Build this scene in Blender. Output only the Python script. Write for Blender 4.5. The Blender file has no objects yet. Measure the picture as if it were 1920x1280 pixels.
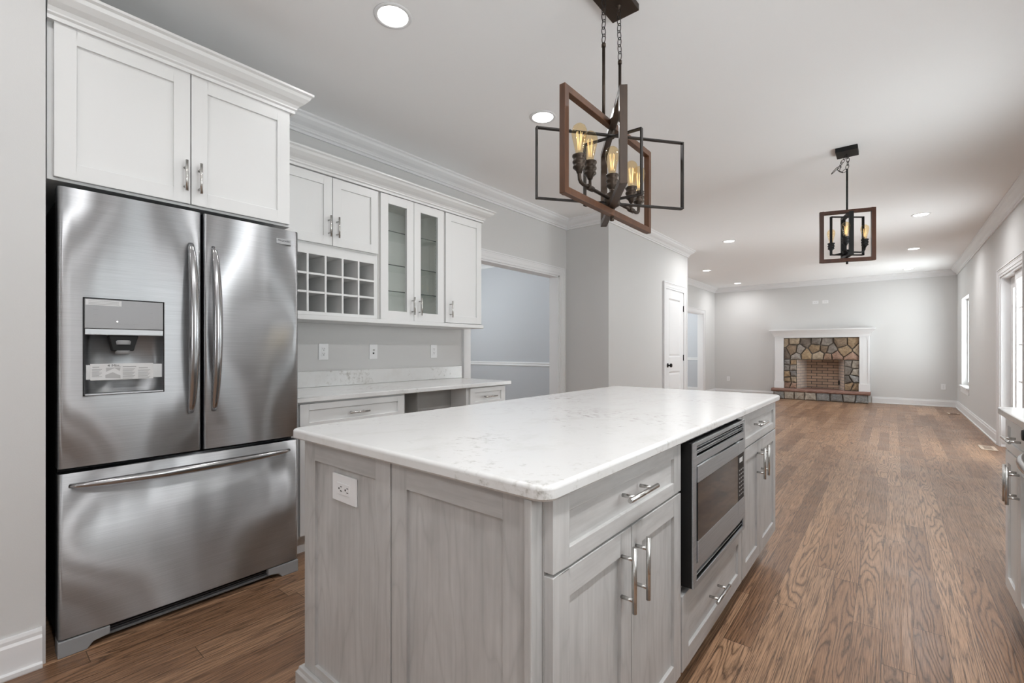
import bpy, bmesh, math, random
from mathutils import Vector, Matrix
C = bpy.context.scene.collection
sc = bpy.context.scene
R = math.radians
random.seed(7)

# ------------------------------------------------------------------ camera, world, exposure
cam_d = bpy.data.cameras.new('camera')
cam = bpy.data.objects.new('camera', cam_d); C.objects.link(cam)
cam_d.sensor_width = 36.0; cam_d.sensor_fit = 'HORIZONTAL'
cam_d.lens = 862.0 * 36.0 / 1920.0
cam_d.shift_y = 15.5 / 1920.0
cam_d.clip_start = 0.05
cam.location = (0, 0, 1.155)
cam.rotation_euler = (R(90), 0, R(39.6))
sc.camera = cam

world = bpy.data.worlds.new('daylight'); sc.world = world
world.use_nodes = True
wn = world.node_tree
SKY, LOW_GLOW = 7.0, 15.0     # hazy bright sky; brighter lower half added to light the ceilings
wtc = wn.nodes.new('ShaderNodeTexCoord'); wsx = wn.nodes.new('ShaderNodeSeparateXYZ'); wrp = wn.nodes.new('ShaderNodeMapRange')
wn.links.new(wtc.outputs['Generated'], wsx.inputs[0]); wn.links.new(wsx.outputs[2], wrp.inputs[0])
for i, v in enumerate((-0.12, 0.12, LOW_GLOW, SKY)): wrp.inputs[i + 1].default_value = v
wn.nodes['Background'].inputs['Color'].default_value = (0.93, 0.97, 1.0, 1)
wn.links.new(wrp.outputs[0], wn.nodes['Background'].inputs['Strength'])

vs = sc.view_settings
sc.display_settings.display_device = 'sRGB'
vs.view_transform = 'Standard'; vs.look = 'None'; vs.gamma = 1.0; vs.use_curve_mapping = False
vs.exposure = 0.09
sc.cycles.max_bounces = 10; sc.cycles.diffuse_bounces = 6; sc.cycles.glossy_bounces = 4
sc.cycles.transmission_bounces = 6; sc.cycles.transparent_max_bounces = 12
sc.cycles.caustics_reflective = False; sc.cycles.caustics_refractive = False
sc.cycles.sample_clamp_indirect = 6.0
sc.cycles.use_denoising = True
try: sc.cycles.denoiser = 'OPENIMAGEDENOISE'
except Exception: pass

CAN_W = 6.0          # watts per recessed ceiling light
CAN_COL = (0.985, 0.985, 1.0)

def portal(loc, rot, sx, sy):
    d = bpy.data.lights.new('window_daylight', 'AREA'); d.shape = 'RECTANGLE'; d.size = sx; d.size_y = sy
    d.cycles.is_portal = True
    o = bpy.data.objects.new('window_daylight', d); C.objects.link(o)
    o.location = loc; o.rotation_euler = rot
    return o
# portals in the window and patio-door openings (right wall, rear wall, dining room)
portal((1.10, 11.44, 1.30), (0, R(90), 0), 1.6, 1.1)
portal((1.10, 7.34, 1.03), (0, R(90), 0), 2.0, 1.25)
portal((1.10, 4.05, 1.45), (0, R(90), 0), 1.0, 0.9)
portal((1.10, 0.95, 1.55), (0, R(90), 0), 0.9, 1.0)
portal((-0.35, -3.1, 1.35), (R(90), 0, 0), 0.7, 1.3)
portal((-6.44, 10.6, 1.45), (0, R(-90), 0), 1.6, 2.4)
portal((-7.1, 3.95, 1.435), (0, R(-90), 0), 1.43, 2.1)

# ------------------------------------------------------------------ constants of the place
CEIL = 2.76
W = -3.14           # long kitchen wall
XR = 1.0            # right wall
YB = 12.72          # far wall
XP = -2.555         # pantry wall
YJ = 4.86           # jog wall
XF = -3.60          # family room left wall
TH = 0.13

# ------------------------------------------------------------------ materials
def sv(node, name, val):
    if name in node.inputs: node.inputs[name].default_value = val
def new_mat(name):
    m = bpy.data.materials.new(name); m.use_nodes = True
    nt = m.node_tree
    return m, nt, nt.nodes['Principled BSDF']
def c4(c): return (c[0], c[1], c[2], 1.0)
def plain(name, col, rough=0.5, metal=0.0, spec=0.5, bump=0.0, bscale=120, vary=0.0):
    m, nt, p = new_mat(name)
    sv(p, 'Base Color', c4(col)); sv(p, 'Roughness', rough); sv(p, 'Metallic', metal); sv(p, 'Specular IOR Level', spec)
    tc = nt.nodes.new('ShaderNodeTexCoord')
    if vary:
        n = nt.nodes.new('ShaderNodeTexNoise'); n.inputs['Scale'].default_value = 3.0
        nt.links.new(tc.outputs['Object'], n.inputs['Vector'])
        mx = nt.nodes.new('ShaderNodeMix'); mx.data_type = 'RGBA'
        mx.inputs[6].default_value = c4([v * (1 - vary) for v in col]); mx.inputs[7].default_value = c4([min(1, v * (1 + vary)) for v in col])
        nt.links.new(n.outputs['Fac'], mx.inputs[0]); nt.links.new(mx.outputs[2], p.inputs['Base Color'])
    if bump:
        n = nt.nodes.new('ShaderNodeTexNoise'); n.inputs['Scale'].default_value = bscale
        nt.links.new(tc.outputs['Object'], n.inputs['Vector'])
        b = nt.nodes.new('ShaderNodeBump'); b.inputs['Strength'].default_value = bump; b.inputs['Distance'].default_value = 0.002
        nt.links.new(n.outputs['Fac'], b.inputs['Height']); nt.links.new(b.outputs['Normal'], p.inputs['Normal'])
    return m
def emit(name, col, s):
    m, nt, p = new_mat(name)
    sv(p, 'Base Color', c4(col)); sv(p, 'Emission Color', c4(col)); sv(p, 'Emission Strength', s)
    return m
def math_n(nt, op, a, b=None, c=None):
    n = nt.nodes.new('ShaderNodeMath'); n.operation = op
    for i, v in enumerate((a, b, c)):
        if v is None: continue
        if isinstance(v, (int, float)): n.inputs[i].default_value = v
        else: nt.links.new(v, n.inputs[i])
    return n.outputs[0]
def ramp(nt, fac, stops, interp='LINEAR'):
    r = nt.nodes.new('ShaderNodeValToRGB'); nt.links.new(fac, r.inputs[0])
    r.color_ramp.interpolation = interp
    e = r.color_ramp.elements
    e[0].position, e[0].color = stops[0][0], c4(stops[0][1])
    e[1].position, e[1].color = stops[-1][0], c4(stops[-1][1])
    for p_, col in stops[1:-1]:
        k = e.new(p_); k.color = c4(col)
    return r.outputs[0]
def noise(nt, vec, scale=1.0, detail=2.0, rough=0.5):
    n = nt.nodes.new('ShaderNodeTexNoise'); n.inputs['Scale'].default_value = scale
    n.inputs['Detail'].default_value = detail; n.inputs['Roughness'].default_value = rough
    nt.links.new(vec, n.inputs['Vector']); return n.outputs['Fac']
def vec3(nt, x, y, z):
    n = nt.nodes.new('ShaderNodeCombineXYZ')
    for i, v in enumerate((x, y, z)):
        if isinstance(v, (int, float)): n.inputs[i].default_value = v
        else: nt.links.new(v, n.inputs[i])
    return n.outputs[0]
def mixc(nt, fac, a, b, mode='MIX'):
    n = nt.nodes.new('ShaderNodeMix'); n.data_type = 'RGBA'; n.blend_type = mode
    for i, v in ((0, fac), (6, a), (7, b)):
        if isinstance(v, (int, float)): n.inputs[i].default_value = v
        elif isinstance(v, tuple): n.inputs[i].default_value = c4(v)
        else: nt.links.new(v, n.inputs[i])
    return n.outputs[2]
def sep(nt, kind='Object'):
    tc = nt.nodes.new('ShaderNodeTexCoord'); s = nt.nodes.new('ShaderNodeSeparateXYZ')
    nt.links.new(tc.outputs[kind], s.inputs[0]); return s.outputs

def floor_mat():
    m, nt, p = new_mat('oak_floor')
    x, y, z = sep(nt)
    PW, PL = 0.098, 1.45
    xs = math_n(nt, 'DIVIDE', x, PW); row = math_n(nt, 'FLOOR', xs); fx = math_n(nt, 'FRACT', xs)
    wn1 = nt.nodes.new('ShaderNodeTexWhiteNoise'); wn1.noise_dimensions = '1D'; nt.links.new(row, wn1.inputs['W'])
    ys = math_n(nt, 'ADD', math_n(nt, 'DIVIDE', y, PL), math_n(nt, 'MULTIPLY', wn1.outputs['Value'], 7.3))
    col = math_n(nt, 'FLOOR', ys); fy = math_n(nt, 'FRACT', ys)
    wn2 = nt.nodes.new('ShaderNodeTexWhiteNoise'); wn2.noise_dimensions = '2D'
    nt.links.new(vec3(nt, row, col, 0.0), wn2.inputs['Vector']); rnd = wn2.outputs['Value']
    seed = math_n(nt, 'MULTIPLY', rnd, 40.0)
    jag = noise(nt, vec3(nt, math_n(nt, 'MULTIPLY', x, 60.0), math_n(nt, 'MULTIPLY', y, 14.0), seed), 1.0, 3.0, 0.6)
    # cathedral grain: contour lines of a long smooth noise
    n1 = noise(nt, vec3(nt, math_n(nt, 'MULTIPLY', x, 8.5), math_n(nt, 'MULTIPLY', y, 0.62), seed), 1.0, 2.2, 0.42)
    cont = math_n(nt, 'FRACT', math_n(nt, 'MULTIPLY', math_n(nt, 'ADD', n1, math_n(nt, 'MULTIPLY', jag, 0.030)), 25.0))
    line = math_n(nt, 'POWER', math_n(nt, 'ABSOLUTE', math_n(nt, 'SUBTRACT', math_n(nt, 'MULTIPLY', cont, 2.0), 1.0)), 2.6)
    wob = noise(nt, vec3(nt, math_n(nt, 'MULTIPLY', x, 90.0), math_n(nt, 'MULTIPLY', y, 4.0), seed), 1.0, 3.0, 0.6)
    pore = noise(nt, vec3(nt, math_n(nt, 'MULTIPLY', x, 420.0), math_n(nt, 'MULTIPLY', y, 9.0), seed), 1.0, 2.0, 0.6)
    base = ramp(nt, rnd, [(0.0, (0.255, 0.139, 0.076)), (0.4, (0.360, 0.206, 0.119)), (0.75, (0.420, 0.250, 0.147)), (1.0, (0.480, 0.294, 0.177))])
    wn3 = nt.nodes.new('ShaderNodeTexWhiteNoise'); wn3.noise_dimensions = '2D'
    nt.links.new(vec3(nt, math_n(nt, 'ADD', row, 31.7), col, 0.0), wn3.inputs['Vector'])
    cath = math_n(nt, 'GREATER_THAN', wn3.outputs['Value'], 0.52)
    n2 = noise(nt, vec3(nt, math_n(nt, 'MULTIPLY', x, 26.0), math_n(nt, 'MULTIPLY', y, 0.55), seed), 1.0, 3.0, 0.5)
    line2 = math_n(nt, 'POWER', math_n(nt, 'ABSOLUTE', math_n(nt, 'SUBTRACT', math_n(nt, 'MULTIPLY', math_n(nt, 'FRACT', math_n(nt, 'MULTIPLY', math_n(nt, 'ADD', n2, math_n(nt, 'MULTIPLY', jag, 0.04)), 16.0)), 2.0), 1.0)), 2.0)
    lsel = math_n(nt, 'ADD', math_n(nt, 'MULTIPLY', line, cath), math_n(nt, 'MULTIPLY', math_n(nt, 'MULTIPLY', line2, 0.95), math_n(nt, 'SUBTRACT', 1.0, cath)))
    g = math_n(nt, 'MULTIPLY', math_n(nt, 'MULTIPLY', lsel, math_n(nt, 'ADD', 0.30, wob)), 1.05)
    c1 = mixc(nt, math_n(nt, 'MINIMUM', g, 0.86), base, (0.070, 0.037, 0.022))
    pr = ramp(nt, pore, [(0.40, (0.60, 0.58, 0.56)), (0.58, (1.06, 1.05, 1.04))])
    c2 = mixc(nt, 0.75, c1, pr, 'MULTIPLY')
    ex = math_n(nt, 'LESS_THAN', math_n(nt, 'MINIMUM', fx, math_n(nt, 'SUBTRACT', 1.0, fx)), 0.010)
    ey = math_n(nt, 'LESS_THAN', math_n(nt, 'MINIMUM', fy, math_n(nt, 'SUBTRACT', 1.0, fy)), 0.0009)
    gap = math_n(nt, 'MAXIMUM', ex, ey)
    c3 = mixc(nt, math_n(nt, 'MULTIPLY', gap, 0.75), c2, (0.03, 0.018, 0.012))
    nt.links.new(c3, p.inputs['Base Color'])
    ro = noise(nt, vec3(nt, math_n(nt, 'MULTIPLY', x, 3.0), math_n(nt, 'MULTIPLY', y, 3.0), 0.0), 1.0, 3.0, 0.6)
    nt.links.new(math_n(nt, 'ADD', 0.25, math_n(nt, 'MULTIPLY', ro, 0.22)), p.inputs['Roughness'])
    sv(p, 'Specular IOR Level', 0.62)
    b = nt.nodes.new('ShaderNodeBump'); b.inputs['Strength'].default_value = 0.35; b.inputs['Distance'].default_value = 0.0015
    hgt = math_n(nt, 'SUBTRACT', math_n(nt, 'MULTIPLY', pore, 0.35), math_n(nt, 'ADD', math_n(nt, 'MULTIPLY', g, 0.5), gap))
    nt.links.new(hgt, b.inputs['Height']); nt.links.new(b.outputs['Normal'], p.inputs['Normal'])
    return m

def stained_wood(name, axis, light, dark, amp=1.0, rough=0.45):
    m, nt, p = new_mat(name)
    s = sep(nt); long = {'x': 0, 'y': 1, 'z': 2}[axis]
    def v(a, b_):
        return vec3(nt, *[math_n(nt, 'MULTIPLY', s[i], b_ if i == long else a) for i in range(3)])
    n1 = noise(nt, v(3.2, 0.75), 1.0, 3.0, 0.5)
    cont = math_n(nt, 'FRACT', math_n(nt, 'MULTIPLY', n1, 15.0))
    line = math_n(nt, 'POWER', math_n(nt, 'ABSOLUTE', math_n(nt, 'SUBTRACT', math_n(nt, 'MULTIPLY', cont, 2.0), 1.0)), 5.0)
    fine = noise(nt, v(110.0, 3.0), 1.0, 3.0, 0.6)
    mot = noise(nt, v(11.0, 3.5), 1.0, 4.0, 0.65)
    f = math_n(nt, 'ADD', math_n(nt, 'MULTIPLY', fine, 0.35), math_n(nt, 'MULTIPLY', mot, 0.65))
    c1 = ramp(nt, f, [(0.30, dark), (0.68, light)])
    c2 = mixc(nt, math_n(nt, 'MULTIPLY', line, 0.22 * amp), c1, tuple(d * 0.55 for d in dark))
    nt.links.new(c2, p.inputs['Base Color']); sv(p, 'Roughness', rough); sv(p, 'Specular IOR Level', 0.4)
    return m

def quartz_mat():
    m, nt, p = new_mat('white_quartz')
    x, y, z = sep(nt)
    cl = noise(nt, vec3(nt, math_n(nt, 'MULTIPLY', x, 2.2), math_n(nt, 'MULTIPLY', y, 2.2), z), 1.0, 3.0, 0.6)
    fl = noise(nt, vec3(nt, math_n(nt, 'MULTIPLY', x, 34.0), math_n(nt, 'MULTIPLY', y, 40.0), math_n(nt, 'MULTIPLY', z, 40.0)), 1.0, 4.0, 0.7)
    fl2 = noise(nt, vec3(nt, math_n(nt, 'MULTIPLY', x, 12.0), math_n(nt, 'MULTIPLY', y, 7.0), math_n(nt, 'MULTIPLY', z, 9.0)), 1.0, 5.0, 0.65)
    f = math_n(nt, 'ADD', math_n(nt, 'MULTIPLY', fl, 0.6), math_n(nt, 'MULTIPLY', cl, 0.5))
    c1 = ramp(nt, f, [(0.605, (0.69, 0.688, 0.68)), (0.66, (0.60, 0.592, 0.575)), (0.73, (0.38, 0.365, 0.34))])
    c2 = mixc(nt, ramp(nt, fl2, [(0.52, (0, 0, 0)), (0.72, (1, 1, 1))]), c1, (0.645, 0.638, 0.622))
    nt.links.new(c2, p.inputs['Base Color']); sv(p, 'Roughness', 0.18); sv(p, 'Specular IOR Level', 0.5)
    return m

def brushed_steel(name, col, rough=0.45, aniso=0.68, wave=0.006):
    """horizontally brushed sheet: reflections stay narrow sideways and smear far up and down"""
    m = bpy.data.materials.new(name); m.use_nodes = True; nt = m.node_tree
    nt.nodes.remove(nt.nodes['Principled BSDF']); out = nt.nodes['Material Output']
    x, y, z = sep(nt)
    tg = nt.nodes.new('ShaderNodeTangent'); tg.direction_type = 'RADIAL'; tg.axis = 'Z'
    w1 = noise(nt, vec3(nt, math_n(nt, 'MULTIPLY', x, 2.0), math_n(nt, 'MULTIPLY', y, 7.0), math_n(nt, 'MULTIPLY', z, 0.06)), 1.0, 1.0, 0.4)
    b = nt.nodes.new('ShaderNodeBump'); b.inputs['Strength'].default_value = 1.0; b.inputs['Distance'].default_value = wave
    nt.links.new(w1, b.inputs['Height'])
    br = noise(nt, vec3(nt, math_n(nt, 'MULTIPLY', x, 5.0), math_n(nt, 'MULTIPLY', y, 5.0), math_n(nt, 'MULTIPLY', z, 380.0)), 1.0, 2.0, 0.5)
    colr = ramp(nt, br, [(0.3, tuple(c * 0.93 for c in col)), (0.7, tuple(c * 1.07 for c in col))])
    g = nt.nodes.new('ShaderNodeBsdfAnisotropic'); g.inputs['Roughness'].default_value = rough; g.inputs['Anisotropy'].default_value = aniso
    nt.links.new(colr, g.inputs['Color']); nt.links.new(b.outputs['Normal'], g.inputs['Normal']); nt.links.new(tg.outputs[0], g.inputs['Tangent'])
    nt.links.new(g.outputs[0], out.inputs[0])
    return m

def thin_glass(name, tint=(1, 1, 1), gloss=0.9, refl=(1, 1, 1)):
    m = bpy.data.materials.new(name); m.use_nodes = True; nt = m.node_tree
    nt.nodes.remove(nt.nodes['Principled BSDF']); out = nt.nodes['Material Output']
    tr = nt.nodes.new('ShaderNodeBsdfTransparent'); tr.inputs[0].default_value = c4(tint)
    gl = nt.nodes.new('ShaderNodeBsdfGlossy'); gl.inputs['Roughness'].default_value = 0.02; gl.inputs[0].default_value = c4(refl)
    lw = nt.nodes.new('ShaderNodeLayerWeight'); lw.inputs['Blend'].default_value = 0.5
    mx = nt.nodes.new('ShaderNodeMixShader')
    nt.links.new(math_n(nt, 'ADD', 0.03, math_n(nt, 'MULTIPLY', math_n(nt, 'POWER', lw.outputs['Facing'], 4.0), gloss)), mx.inputs[0])
    nt.links.new(tr.outputs[0], mx.inputs[1]); nt.links.new(gl.outputs[0], mx.inputs[2]); nt.links.new(mx.outputs[0], out.inputs[0])
    return m

def stone_mat():
    m, nt, p = new_mat('fieldstone')
    at = nt.nodes.new('ShaderNodeAttribute'); at.attribute_name = 'tone'
    tc = nt.nodes.new('ShaderNodeTexCoord')
    n = noise(nt, tc.outputs['Object'], 9.0, 6.0, 0.65)
    n2 = noise(nt, tc.outputs['Object'], 28.0, 5.0, 0.7)
    c1 = mixc(nt, 0.8, at.outputs['Color'], ramp(nt, n, [(0.3, (0.60, 0.56, 0.54)), (0.68, (1.25, 1.2, 1.12))]), 'MULTIPLY')
    c2 = mixc(nt, 0.6, c1, ramp(nt, n2, [(0.35, (0.62, 0.6, 0.6)), (0.62, (1.12, 1.12, 1.12))]), 'MULTIPLY')
    nt.links.new(c2, p.inputs['Base Color']); sv(p, 'Roughness', 0.85)
    b = nt.nodes.new('ShaderNodeBump'); b.inputs['Strength'].default_value = 0.8; b.inputs['Distance'].default_value = 0.012
    nt.links.new(n2, b.inputs['Height']); nt.links.new(b.outputs['Normal'], p.inputs['Normal'])
    return m
def brick_mat(name, c1, c2, mortar, axis='xz', scale=1.0):
    m, nt, p = new_mat(name)
    x, y, z = sep(nt)
    b = nt.nodes.new('ShaderNodeTexBrick')
    a = x if axis[0] == 'x' else y
    nt.links.new(vec3(nt, a, z, 0.0), b.inputs['Vector'])
    b.inputs['Color1'].default_value = c4(c1); b.inputs['Color2'].default_value = c4(c2); b.inputs['Mortar'].default_value = c4(mortar)
    b.inputs['Scale'].default_value = scale; b.inputs['Mortar Size'].default_value = 0.006
    b.inputs['Brick Width'].default_value = 0.215; b.inputs['Row Height'].default_value = 0.066; b.inputs['Bias'].default_value = -0.1
    nt.links.new(b.outputs['Color'], p.inputs['Base Color']); sv(p, 'Roughness', 0.9)
    return m

M = {}
M['wall'] = plain('greige_wall_paint', (0.62, 0.616, 0.608), 0.85, spec=0.2, bump=0.08, bscale=260)
M['daylight_tinted_wall'] = plain('wall_paint_with_daylight_tint', (0.535, 0.547, 0.572), 0.85, spec=0.2)  # bluish daylight of the dining room put into the wall colour
M['ceil'] = plain('white_ceiling_paint', (0.89, 0.89, 0.89), 0.9, spec=0.1)
M['trim'] = plain('white_trim_paint', (0.75, 0.75, 0.755), 0.4)
M['cab'] = plain('white_cabinet_lacquer', (0.70, 0.70, 0.693), 0.35)
M['cab_in'] = plain('white_cabinet_interior', (0.74, 0.735, 0.71), 0.5)
M['greypaint'] = plain('grey_apron_paint', (0.36, 0.355, 0.34), 0.6)
M['door'] = plain('white_door_paint', (0.76, 0.76, 0.765), 0.4)
M['floor'] = floor_mat()
GL_, GD_ = (0.560, 0.552, 0.542), (0.390, 0.382, 0.372)
M['gwood_z'] = stained_wood('grey_stained_maple', 'z', GL_, GD_)
M['gwood_y'] = stained_wood('grey_stained_maple_rail', 'y', GL_, GD_, 0.5)
M['gwood_x'] = stained_wood('grey_stained_maple_end_rail', 'x', GL_, GD_, 0.5)
M['quartz'] = quartz_mat()
M['steel'] = brushed_steel('brushed_stainless_steel', (0.55, 0.56, 0.573))
M['steel_flat'] = brushed_steel('brushed_stainless_trim', (0.46, 0.468, 0.478), 0.45, 0.45, 0.0)
M['steel_handle'] = plain('polished_steel_handle', (0.40, 0.40, 0.405), 0.2, 1.0)
M['nickel'] = plain('brushed_nickel', (0.56, 0.55, 0.53), 0.27, 1.0)
M['grille_lip_grey'] = plain('mid_grille_plastic', (0.13, 0.132, 0.135), 0.5, spec=0.3)
M['grille_grey'] = plain('dark_grille_plastic', (0.055, 0.055, 0.057), 0.5, spec=0.3)
M['plastic_grey'] = plain('grey_plastic', (0.27, 0.275, 0.28), 0.4)
M['black'] = plain('black_plastic', (0.009, 0.009, 0.009), 0.5, spec=0.25)
M['fridge_side'] = plain('dark_appliance_paint', (0.02, 0.02, 0.021), 0.45)
M['dark_gap'] = plain('shadow_gap_black', (0.01, 0.01, 0.01), 0.9)
M['glass_black'] = plain('black_oven_glass', (0.018, 0.018, 0.019), 0.05, spec=0.45)
M['panel_grey'] = plain('satin_control_panel', (0.33, 0.33, 0.335), 0.5, 0.3)
M['sticker'] = plain('translucent_film', (0.62, 0.62, 0.62), 0.4)
M['sticker_faint'] = plain('faint_film', (0.50, 0.50, 0.50), 0.35, 0.2)
M['ink'] = plain('dark_ink', (0.05, 0.05, 0.05), 0.6)
M['ink_grey'] = plain('grey_ink', (0.30, 0.30, 0.30), 0.6)
M['plate'] = plain('white_plastic_plate', (0.78, 0.78, 0.785), 0.35)
M['slot'] = plain('socket_slot', (0.015, 0.015, 0.015), 0.6)
M['bronze'] = plain('oil_rubbed_bronze', (0.055, 0.040, 0.030), 0.42, 0.75)
M['darkmetal'] = plain('dark_bronze_strip', (0.030, 0.026, 0.024), 0.4, 0.6)
M['walnut'] = stained_wood('walnut_frame_wood', 'z', (0.125, 0.052, 0.022), (0.050, 0.020, 0.009), 0.8, 0.4)
M['walnut_dark'] = stained_wood('dark_walnut_frame_wood', 'z', (0.062, 0.036, 0.021), (0.024, 0.014, 0.009), 0.8, 0.4)
M['redwalnut'] = stained_wood('reddish_frame_wood', 'z', (0.085, 0.031, 0.015), (0.038, 0.014, 0.008), 0.8, 0.4)
M['bulb'] = thin_glass('amber_bulb_glass', (1.0, 0.90, 0.70), 0.45)
M['filament'] = emit('glowing_filament', (1.0, 0.78, 0.45), 0.6)
M['lens'] = emit('lit_ceiling_lens', (1.0, 0.98, 0.95), 9.0)
M['clearglass'] = thin_glass('clear_pane_glass', (0.97, 0.985, 0.98), 0.6)
M['shelfglass'] = thin_glass('glass_shelf', (0.95, 0.965, 0.955), 0.5)
M['glassedge'] = plain('dark_glass_edge', (0.05, 0.06, 0.055), 0.2)
M['stone'] = stone_mat()
M['mortar'] = plain('dark_mortar', (0.10, 0.085, 0.07), 0.95, bump=0.3, bscale=60)
M['firebrick'] = brick_mat('buff_firebrick', (0.66, 0.49, 0.36), (0.46, 0.33, 0.25), (0.065, 0.07, 0.08))
M['firebrick_side'] = brick_mat('pale_side_firebrick', (0.66, 0.55, 0.46), (0.58, 0.46, 0.38), (0.30, 0.28, 0.28), 'yz')
M['slab'] = plain('reddish_hearth_stone', (0.25, 0.145, 0.115), 0.8, bump=0.6, bscale=40, vary=0.3)
M['register'] = plain('pale_oak_register', (0.52, 0.42, 0.33), 0.5)
M['register_dark'] = plain('brown_register_slots', (0.16, 0.10, 0.07), 0.6)
M['soot'] = plain('firebox_soot', (0.05, 0.045, 0.04), 0.95)

# ------------------------------------------------------------------ mesh helpers
class MB:
    def __init__(self): self.v = []; self.f = []; self.mi = []; self.sm = []; self.col = []
    def add(self, vs_, fs, mi=0, smooth=False, col=None):
        o = len(self.v); self.v += [Vector(p) for p in vs_]
        for f in fs:
            self.f.append([i + o for i in f]); self.mi.append(mi); self.sm.append(smooth); self.col.append(col)
        return self
    def box(self, x0, x1, y0, y1, z0, z1, mi=0, T=None):
        p = [(x, y, z) for x in (x0, x1) for y in (y0, y1) for z in (z0, z1)]
        if T: p = [T(*q) for q in p]
        return self.add(p, [(0, 1, 3, 2), (4, 6, 7, 5), (0, 4, 5, 1), (2, 3, 7, 6), (0, 2, 6, 4), (1, 5, 7, 3)], mi)
    def prism(self, prof, fn, a0, a1, mi=0, smooth=False, caps=True):
        n = len(prof); p = [fn(u, w, a0) for u, w in prof] + [fn(u, w, a1) for u, w in prof]
        fs = [(i, (i + 1) % n, n + (i + 1) % n, n + i) for i in range(n)]
        self.add(p, fs, mi, smooth)
        if caps: self.add(p, [tuple(range(n))[::-1], tuple(range(n, 2 * n))], mi)
        return self
    def lathe(self, prof, cen, segs=24, mi=0, axis='z', smooth=True, caps=False):
        cx, cy, cz = cen; p = []; fs = []; n = len(prof)
        for k in range(segs):
            a = 2 * math.pi * k / segs
            for r, h in prof:
                c, s = r * math.cos(a), r * math.sin(a)
                p.append({'z': (cx + c, cy + s, cz + h), 'x': (cx + h, cy + c, cz + s), 'y': (cx + c, cy + h, cz + s)}[axis])
        for k in range(segs):
            k2 = (k + 1) % segs
            for i in range(n - 1): fs.append((k * n + i, k2 * n + i, k2 * n + i + 1, k * n + i + 1))
        self.add(p, fs, mi, smooth)
        if caps:
            self.add(p, [tuple(k * n for k in range(segs)), tuple(k * n + n - 1 for k in range(segs))], mi)
        return self
    def cyl(self, a, b, r, segs=16, mi=0):
        return self.tube([a, b], r, segs, mi)
    def tube(self, path, r, segs=12, mi=0, closed=False, rx=None):
        P = [Vector(q) for q in path]; n = len(P); rings = []
        up0 = None
        for i in range(n):
            if closed: t = P[(i + 1) % n] - P[i - 1]
            else: t = P[min(i + 1, n - 1)] - P[max(i - 1, 0)]
            t.normalize()
            if up0 is None:
                up = Vector((0, 0, 1)) if abs(t.z) < 0.9 else Vector((0, 1, 0))
            else: up = up0
            s = t.cross(up); s.normalize(); up = s.cross(t); up.normalize(); up0 = up
            rr = r[i] if isinstance(r, (list, tuple)) else r
            r2 = rr if rx is None else (rx[i] if isinstance(rx, (list, tuple)) else rx)
            rings.append([P[i] + s * (r2 * math.cos(2 * math.pi * k / segs)) + up * (rr * math.sin(2 * math.pi * k / segs)) for k in range(segs)])
        p = [q for rg in rings for q in rg]; fs = []
        for i in range(n if closed else n - 1):
            j = (i + 1) % n
            for k in range(segs): fs.append((i * segs + k, i * segs + (k + 1) % segs, j * segs + (k + 1) % segs, j * segs + k))
        self.add(p, fs, mi, True)
        if not closed:
            self.add(p, [tuple(range(segs))[::-1], tuple(range((n - 1) * segs, n * segs))], mi, False)
        return self

ORG = {}
def empty(name, loc, label, cat, group=None, rotz=0.0):
    o = bpy.data.objects.new(name, None); C.objects.link(o); o.location = loc; o.rotation_euler = (0, 0, rotz)
    o.empty_display_size = 0.05
    ORG[o.name] = Vector(loc); tag(o, label, cat, group); return o
def tag(o, label, cat, group=None, kind=None):
    if label: o['label'] = label
    if cat: o['category'] = cat
    if group: o['group'] = group
    if kind: o['kind'] = kind
    return o
def build(name, mb, mats, parent=None, bevel=0.0, segs=2, label=None, recalc=True):
    if not isinstance(mats, (list, tuple)): mats = [mats]
    if parent is not None: org = ORG[parent.name]
    else:
        lo = [min(v[i] for v in mb.v) for i in range(3)]; hi = [max(v[i] for v in mb.v) for i in range(3)]
        org = Vector(((lo[0] + hi[0]) / 2, (lo[1] + hi[1]) / 2, lo[2]))
    me = bpy.data.meshes.new(name)
    me.from_pydata([v - org for v in mb.v], [], mb.f)
    for m in mats: me.materials.append(M[m] if isinstance(m, str) else m)
    for i, pl in enumerate(me.polygons):
        pl.material_index = mb.mi[i]; pl.use_smooth = mb.sm[i]
    if any(c is not None for c in mb.col):
        at = me.color_attributes.new('tone', 'FLOAT_COLOR', 'CORNER')
        for i, pl in enumerate(me.polygons):
            for li in pl.loop_indices: at.data[li].color = c4(mb.col[i] or (0.3, 0.3, 0.3))
    bm = bmesh.new(); bm.from_mesh(me)
    bmesh.ops.remove_doubles(bm, verts=bm.verts, dist=1e-6)
    if recalc: bmesh.ops.recalc_face_normals(bm, faces=bm.faces)
    bm.to_mesh(me); bm.free(); me.update()
    o = bpy.data.objects.new(name, me); C.objects.link(o)
    if parent is not None: o.parent = parent
    else: o.location = org
    ORG[o.name] = org
    if bevel:
        b = o.modifiers.new('edge', 'BEVEL'); b.width = bevel; b.segments = segs; b.limit_method = 'ANGLE'; b.angle_limit = R(40)
        b.harden_normals = False
    if label: o['label'] = label
    return o
def struct(name, mb, mats, bevel=0.0, label=None):
    o = build(name, mb, mats, None, bevel); o['kind'] = 'structure'
    o['category'] = name.split('_')[0]
    if label: o['label'] = label
    return o
def dup(root, delta, label=None):
    r = root.copy(); C.objects.link(r); r.location = root.location + Vector(delta)
    if label: r['label'] = label
    for ch in list(root.children):
        c = ch.copy(); C.objects.link(c); c.parent = r
        for g in ch.children:
            d = g.copy(); C.objects.link(d); d.parent = c
    return r
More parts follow.
